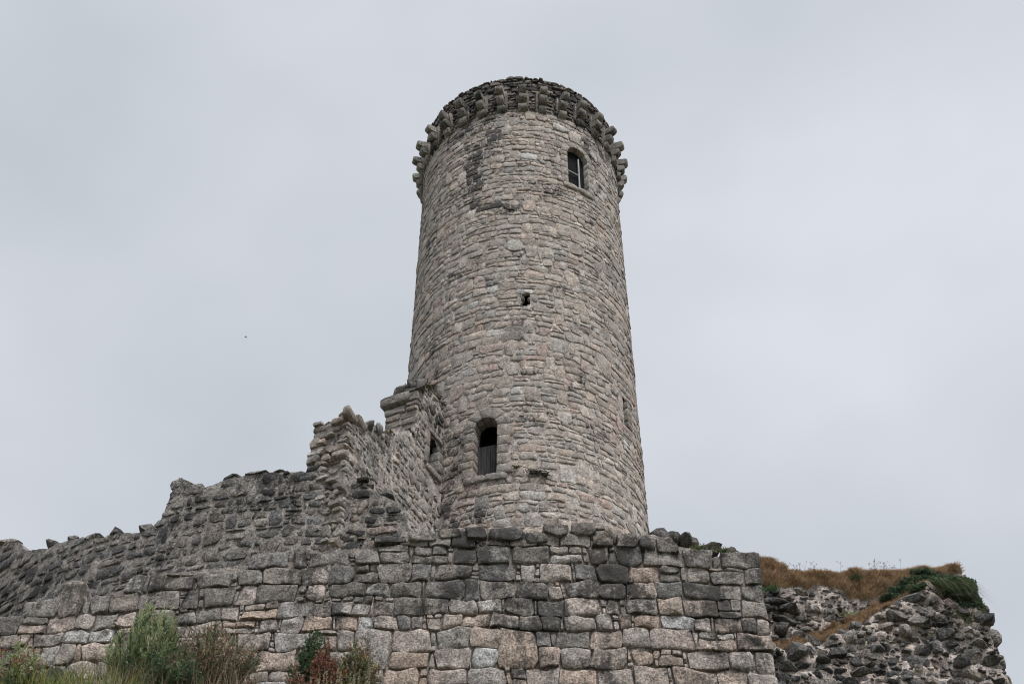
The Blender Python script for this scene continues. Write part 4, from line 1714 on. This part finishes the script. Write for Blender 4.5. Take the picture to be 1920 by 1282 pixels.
scatter_on(slope, 17000, ORNG, 0.14, 0.009, rng, mb)
tag(mb.build('dry_grass', M_LEAF, None, smooth_=False, base=True), 'rust brown dry grass carpeting the top and ledges of the collapsed wall end', 'grass', kind='stuff')


# green creeper
def patch(px0, px1, py0, py1):
    px, py = rng.uniform(px0, px1), rng.uniform(py0, py1)
    x, y, z = on_surf(px, py, lambda q: ya(q) + 1.05)
    return PD(x, z, 0.05)


IVY = [(0.045, 0.08, 0.05), (0.065, 0.105, 0.06), (0.085, 0.125, 0.075), (0.035, 0.058, 0.035), (0.12, 0.15, 0.085)]
root = empty('ivy', on_surf(1735, 1110, lambda q: ya(q) + 0.7))
tag(root, 'dark green ivy spilling over the diagonal ledge near the collapsed top right corner', 'ivy')
m = MB()


def ivy_blob(cx, cy, rx, ry, n, cols, ln=0.05, wd=0.022):
    for i in range(n):
        a, r = rng.uniform(0, 6.283), math.sqrt(rng.random())
        px, py = cx + rx * r * math.cos(a), cy + ry * r * math.sin(a)
        x, y, z = on_surf(px, py, lambda q: ya(q) + 1.05)
        p = Vector(PD(x, min(z, zD(x)), 0.06 + 0.24 * rng.random() * (1 - r * 0.6)))
        d = (Vector((0, -0.6, -0.35)) + rdir(rng)).normalized()
        leaf(m, p, d, d.cross(rdir(rng)).normalized(), ln * rng.uniform(0.6, 1.2), wd, vary(rng, cols, 0.25))


for c in ((1690, 1118, 30, 10), (1712, 1106, 34, 12), (1670, 1128, 22, 7), (1745, 1102, 30, 12), (1735, 1088, 24, 8), (1770, 1110, 26, 12), (1806, 1140, 20, 18), (1830, 1145, 16, 22), (1722, 1084, 20, 6), (1755, 1095, 26, 10), (1785, 1120, 22, 14), (1815, 1120, 20, 14), (1700, 1126, 26, 8), (1840, 1160, 10, 16)):
    ivy_blob(*c, 800, IVY)
m.build('foliage', M_LEAF, root, smooth_=False)
# hanging grassy trails
root2 = empty('trailing_grass', on_surf(1775, 1115, lambda q: ya(q) + 0.6))
tag(root2, 'long green trailing grass hanging over the hole at the collapsed top right corner', 'grass')
m = MB()
for i in range(260):
    px, py = rng.uniform(1738, 1792), rng.uniform(1100, 1120)
    x, y, z = on_surf(px, py, lambda q: ya(q) + 0.95)
    p = Vector(PD(x, z, 0.08))
    d = Vector((rng.uniform(0.0, 0.9), -0.7, rng.uniform(-0.1, 0.5))).normalized()
    blade(m, p, d, Vector((rng.uniform(-0.2, 0.3), 0.1, -1.0 - 0.5 * rng.random())), rng.uniform(0.3, 0.75), 0.007, vary(rng, [(0.075, 0.11, 0.055), (0.11, 0.14, 0.075), (0.05, 0.085, 0.045), (0.16, 0.16, 0.09)], 0.2), 6)
m.build('blades', M_LEAF, root2, smooth_=False)
m = MB()
for cx, cy, rx, ry, n in ((1795, 1165, 14, 16, 160), (1810, 1178, 10, 14, 120), (1838, 1165, 12, 14, 160), (1846, 1148, 10, 14, 160)):
    for i in range(n):
        px, py = rng.gauss(cx, rx * 0.6), rng.gauss(cy, ry * 0.6)
        x, y, z = on_surf(px, py, lambda q: ya(q) + 0.85)
        p = Vector(PD(x, z, 0.06))
        d = (Vector((0, -0.5, -0.2)) + rdir(rng)).normalized()
        leaf(m, p, d, d.cross(rdir(rng)).normalized(), 0.06, 0.012, vary(rng, [(0.11, 0.13, 0.065), (0.16, 0.155, 0.085), (0.08, 0.11, 0.05)], 0.25))
m.build('sprays', M_LEAF, root2, smooth_=False)

# weeds: small tufts on the ridge, each a plant of its own
for lab, px, py, s, cols in (('green weed tuft on the grassy ridge near the block wall', 1495, 1078, 16, GREEN), ('spiky green tuft in the middle of the grassy ridge', 1618, 1076, 14, GREEN),
                             ('bluish green tuft on the slope below the grassy ridge', 1598, 1096, 18, GREEN), ('dark thistle rosette standing on the ridge skyline', 1697, 1066, 20, [(0.06, 0.065, 0.05)]),
                             ('yellow green tuft on the lower ledge beside the block wall', 1590, 1165, 26, LIGHT), ('green weed at the joint of block wall and ruin', 1445, 1112, 24, GREEN),
                             ('green weed growing between the round mossy boulder and the small grey one', 1353, 1040, 20, GREEN + OLIVE), ('olive weed just left of the round mossy boulder', 1306, 1034, 20, GREEN + OLIVE)):
    m = MB()
    q = lambda x: ya(x) + (0.15 if px < 1460 else 1.2)
    for i in range(60):
        x, y, z = on_surf(px + rng.gauss(0, s * 0.3), py + 5, q)
        p = Vector(PD(x, min(z, zD(x)), 0.04)) if px > 1460 else Vector((x, y - 0.2, z))
        d = Vector((rng.uniform(-0.9, 0.9), rng.uniform(-0.8, 0.2), rng.uniform(0.3, 1))).normalized()
        blade(m, p, d, Vector((0, 0, -0.4)), s * 0.011 * rng.uniform(0.5, 1.2), 0.009, vary(rng, cols, 0.25), 3)
    tag(m.build('weed', M_LEAF, None, smooth_=False, base=True), lab, 'weed', 'weeds rooted in the wall tops')

# dry seed stalks against the sky
m = MB()
for i in range(34):
    px = rng.choice((rng.uniform(1465, 1585), rng.uniform(1620, 1700), rng.uniform(1640, 1665)))
    u = on_surf(px, 1072, lambda q: ya(q) + 1.4)[0]
    p = Vector((u, ya(u) + 1.4, zD(u) - 0.05))
    h = rng.uniform(0.10, 0.48) * (1 if rng.random() < 0.5 else 0.6)
    tip = p + Vector((rng.uniform(-0.12, 0.16), rng.uniform(-0.1, 0.1), h))
    twig(m, p, tip, 0.0026, (0.05, 0.04, 0.035, 1))
    rock_into(m, tuple(tip), (0.009, 0.009, 0.012), rng, (0.07, 0.05, 0.045, 1), sub=1, angular=0)
    for b_ in range(rng.randint(0, 3)):
        s = p.lerp(tip, rng.uniform(0.5, 0.9))
        e = s + Vector((rng.uniform(-0.12, 0.12), 0, rng.uniform(0.04, 0.14)))
        twig(m, s, e, 0.0022, (0.05, 0.04, 0.035, 1))
        rock_into(m, tuple(e), (0.008, 0.008, 0.011), rng, (0.07, 0.05, 0.045, 1), sub=1, angular=0)
tag(m.build('seed_stalks', M_LEAF, None, smooth_=False, base=True), 'thin dry seed stalks rising against the sky from the grassy ridge', 'stalks', kind='stuff')


# ---- moss
def moss(label, pts, n, size, cols):
    m = MB()
    for i in range(n):
        c = Vector(rng.choice(pts)) + Vector((rng.gauss(0, size), rng.gauss(0, size), rng.gauss(0, size * 0.5)))
        d = rdir(rng, 0.5)
        leaf(m, c, d, d.cross(rdir(rng)).normalized(), 0.045, 0.016, vary(rng, cols, 0.3))
    return tag(m.build('moss', M_LEAF, None, smooth_=False, base=True), label, 'moss', kind='stuff')


MOSS = [(0.06, 0.055, 0.025), (0.09, 0.085, 0.03), (0.045, 0.04, 0.022), (0.03, 0.03, 0.018)]
pts = []
for k in range(40):
    uu = HI + 0.05 + (0.15 - HI) * rng.random()
    pts.append(PE(uu, zE(uu) + 0.10, -0.02 - 0.3 * rng.random()))
pts += [PP(-0.45 + 0.5 * rng.random(), zp(714), -0.1 - 0.3 * rng.random()) for _ in range(12)]
moss('dark moss along the top of the broken wall where it meets the tower', pts, 4200, 0.06, MOSS)
x, y, z = on_surf(683, 903, lambda q: yb(q) + 0.02)
moss('single dark moss cushion on the upper edge of the rubble wall below the ruin', [(x + rng.uniform(-0.14, 0.16), y + rng.uniform(-0.1, 0.1), z + rng.uniform(-0.10, 0.08)) for _ in range(14)], 900, 0.035, [(0.035, 0.035, 0.02), (0.05, 0.045, 0.025), (0.02, 0.02, 0.015)])
x, y, z = on_surf(1333, 1024, lambda q: ya(q) + 0.2)
moss('brown moss cap hanging over the lone round boulder', [(x + rng.uniform(-0.18, 0.18), y + rng.uniform(0, 0.25), z + rng.uniform(-0.02, 0.06)) for _ in range(14)], 700, 0.03, [(0.12, 0.085, 0.05), (0.08, 0.065, 0.035), (0.05, 0.05, 0.03)])
moss('yellowish moss on the overhanging stone near the collapsed top right corner', [patch(1780, 1812, 1090, 1100) for _ in range(20)], 700, 0.03, [(0.17, 0.14, 0.045), (0.11, 0.09, 0.035), (0.06, 0.05, 0.03)])
pts = [PE(tE(px, py), on_plane(px, py)[1], 0.0) for px, py in ((724, 812), (728, 814), (732, 810), (772, 812), (774, 818))]
moss('small rusty moss patches in the dip of the broken wall beside the tall pier', pts, 260, 0.03, [(0.10, 0.07, 0.03), (0.05, 0.05, 0.025)])

# dark fern tuft on the broken ledge of the tower
m = MB()
for cx, n, s in ((1003, 90, 14), (1022, 60, 9), (968, 24, 6)):
    for i in range(n):
        u, z = on_tower(cx + rng.gauss(0, s * 0.55), 886 + (cx - 1003) * 0.25 + rng.uniform(-3, 4))
        p = Vector(PT(u, z, 0.03))
        d = (Vector((rng.uniform(-0.8, 0.8), -0.9, rng.uniform(-0.4, 0.5)))).normalized()
        blade(m, p, d, Vector((0, 0, -0.8)), rng.uniform(0.10, 0.24), 0.012, vary(rng, [(0.03, 0.032, 0.022), (0.05, 0.048, 0.032), (0.075, 0.07, 0.045)], 0.2), 3)
tag(m.build('fern', M_LEAF, None, smooth_=False, base=True), 'dark withered fern tuft in the tower wall right of the arched door', 'fern')

# a bird, far off in the sky
b = Vector(at(461, 632, 90.0))
m = MB()
V0, F0 = ico(2)
m.add([(b.x + x * 0.10, b.y + y * 0.04, b.z + z * 0.035) for x, y, z in V0], F0, (0.05, 0.05, 0.05, 0))
for s in (-1, 1):
    w_ = 0.55
    m.add([(b.x + X * w_, b.y + Y * w_, b.z + Z * w_) for X, Y, Z in [(0.07, 0, 0.02), (-0.06, 0, 0.02), (-0.02, s * 0.20, 0.09), (0.06, s * 0.20, 0.10), (-0.06, s * 0.42, 0.04), (0.07, 0, 0.035), (-0.06, 0, 0.03), (-0.02, s * 0.20, 0.10), (0.06, s * 0.20, 0.115)]],
          [(0, 1, 2, 3), (3, 2, 4), (5, 8, 7, 6), (8, 4, 7)], (0.05, 0.05, 0.05, 0))
m.add([(b.x - 0.08, b.y - 0.015, b.z), (b.x - 0.08, b.y + 0.015, b.z), (b.x - 0.15, b.y + 0.03, b.z + 0.01), (b.x - 0.15, b.y - 0.03, b.z + 0.01)], [(0, 1, 2, 3)], (0.05, 0.05, 0.05, 0))
tag(m.build('bird', M_BIRD), 'tiny dark bird gliding in the open sky left of the tower', 'bird')
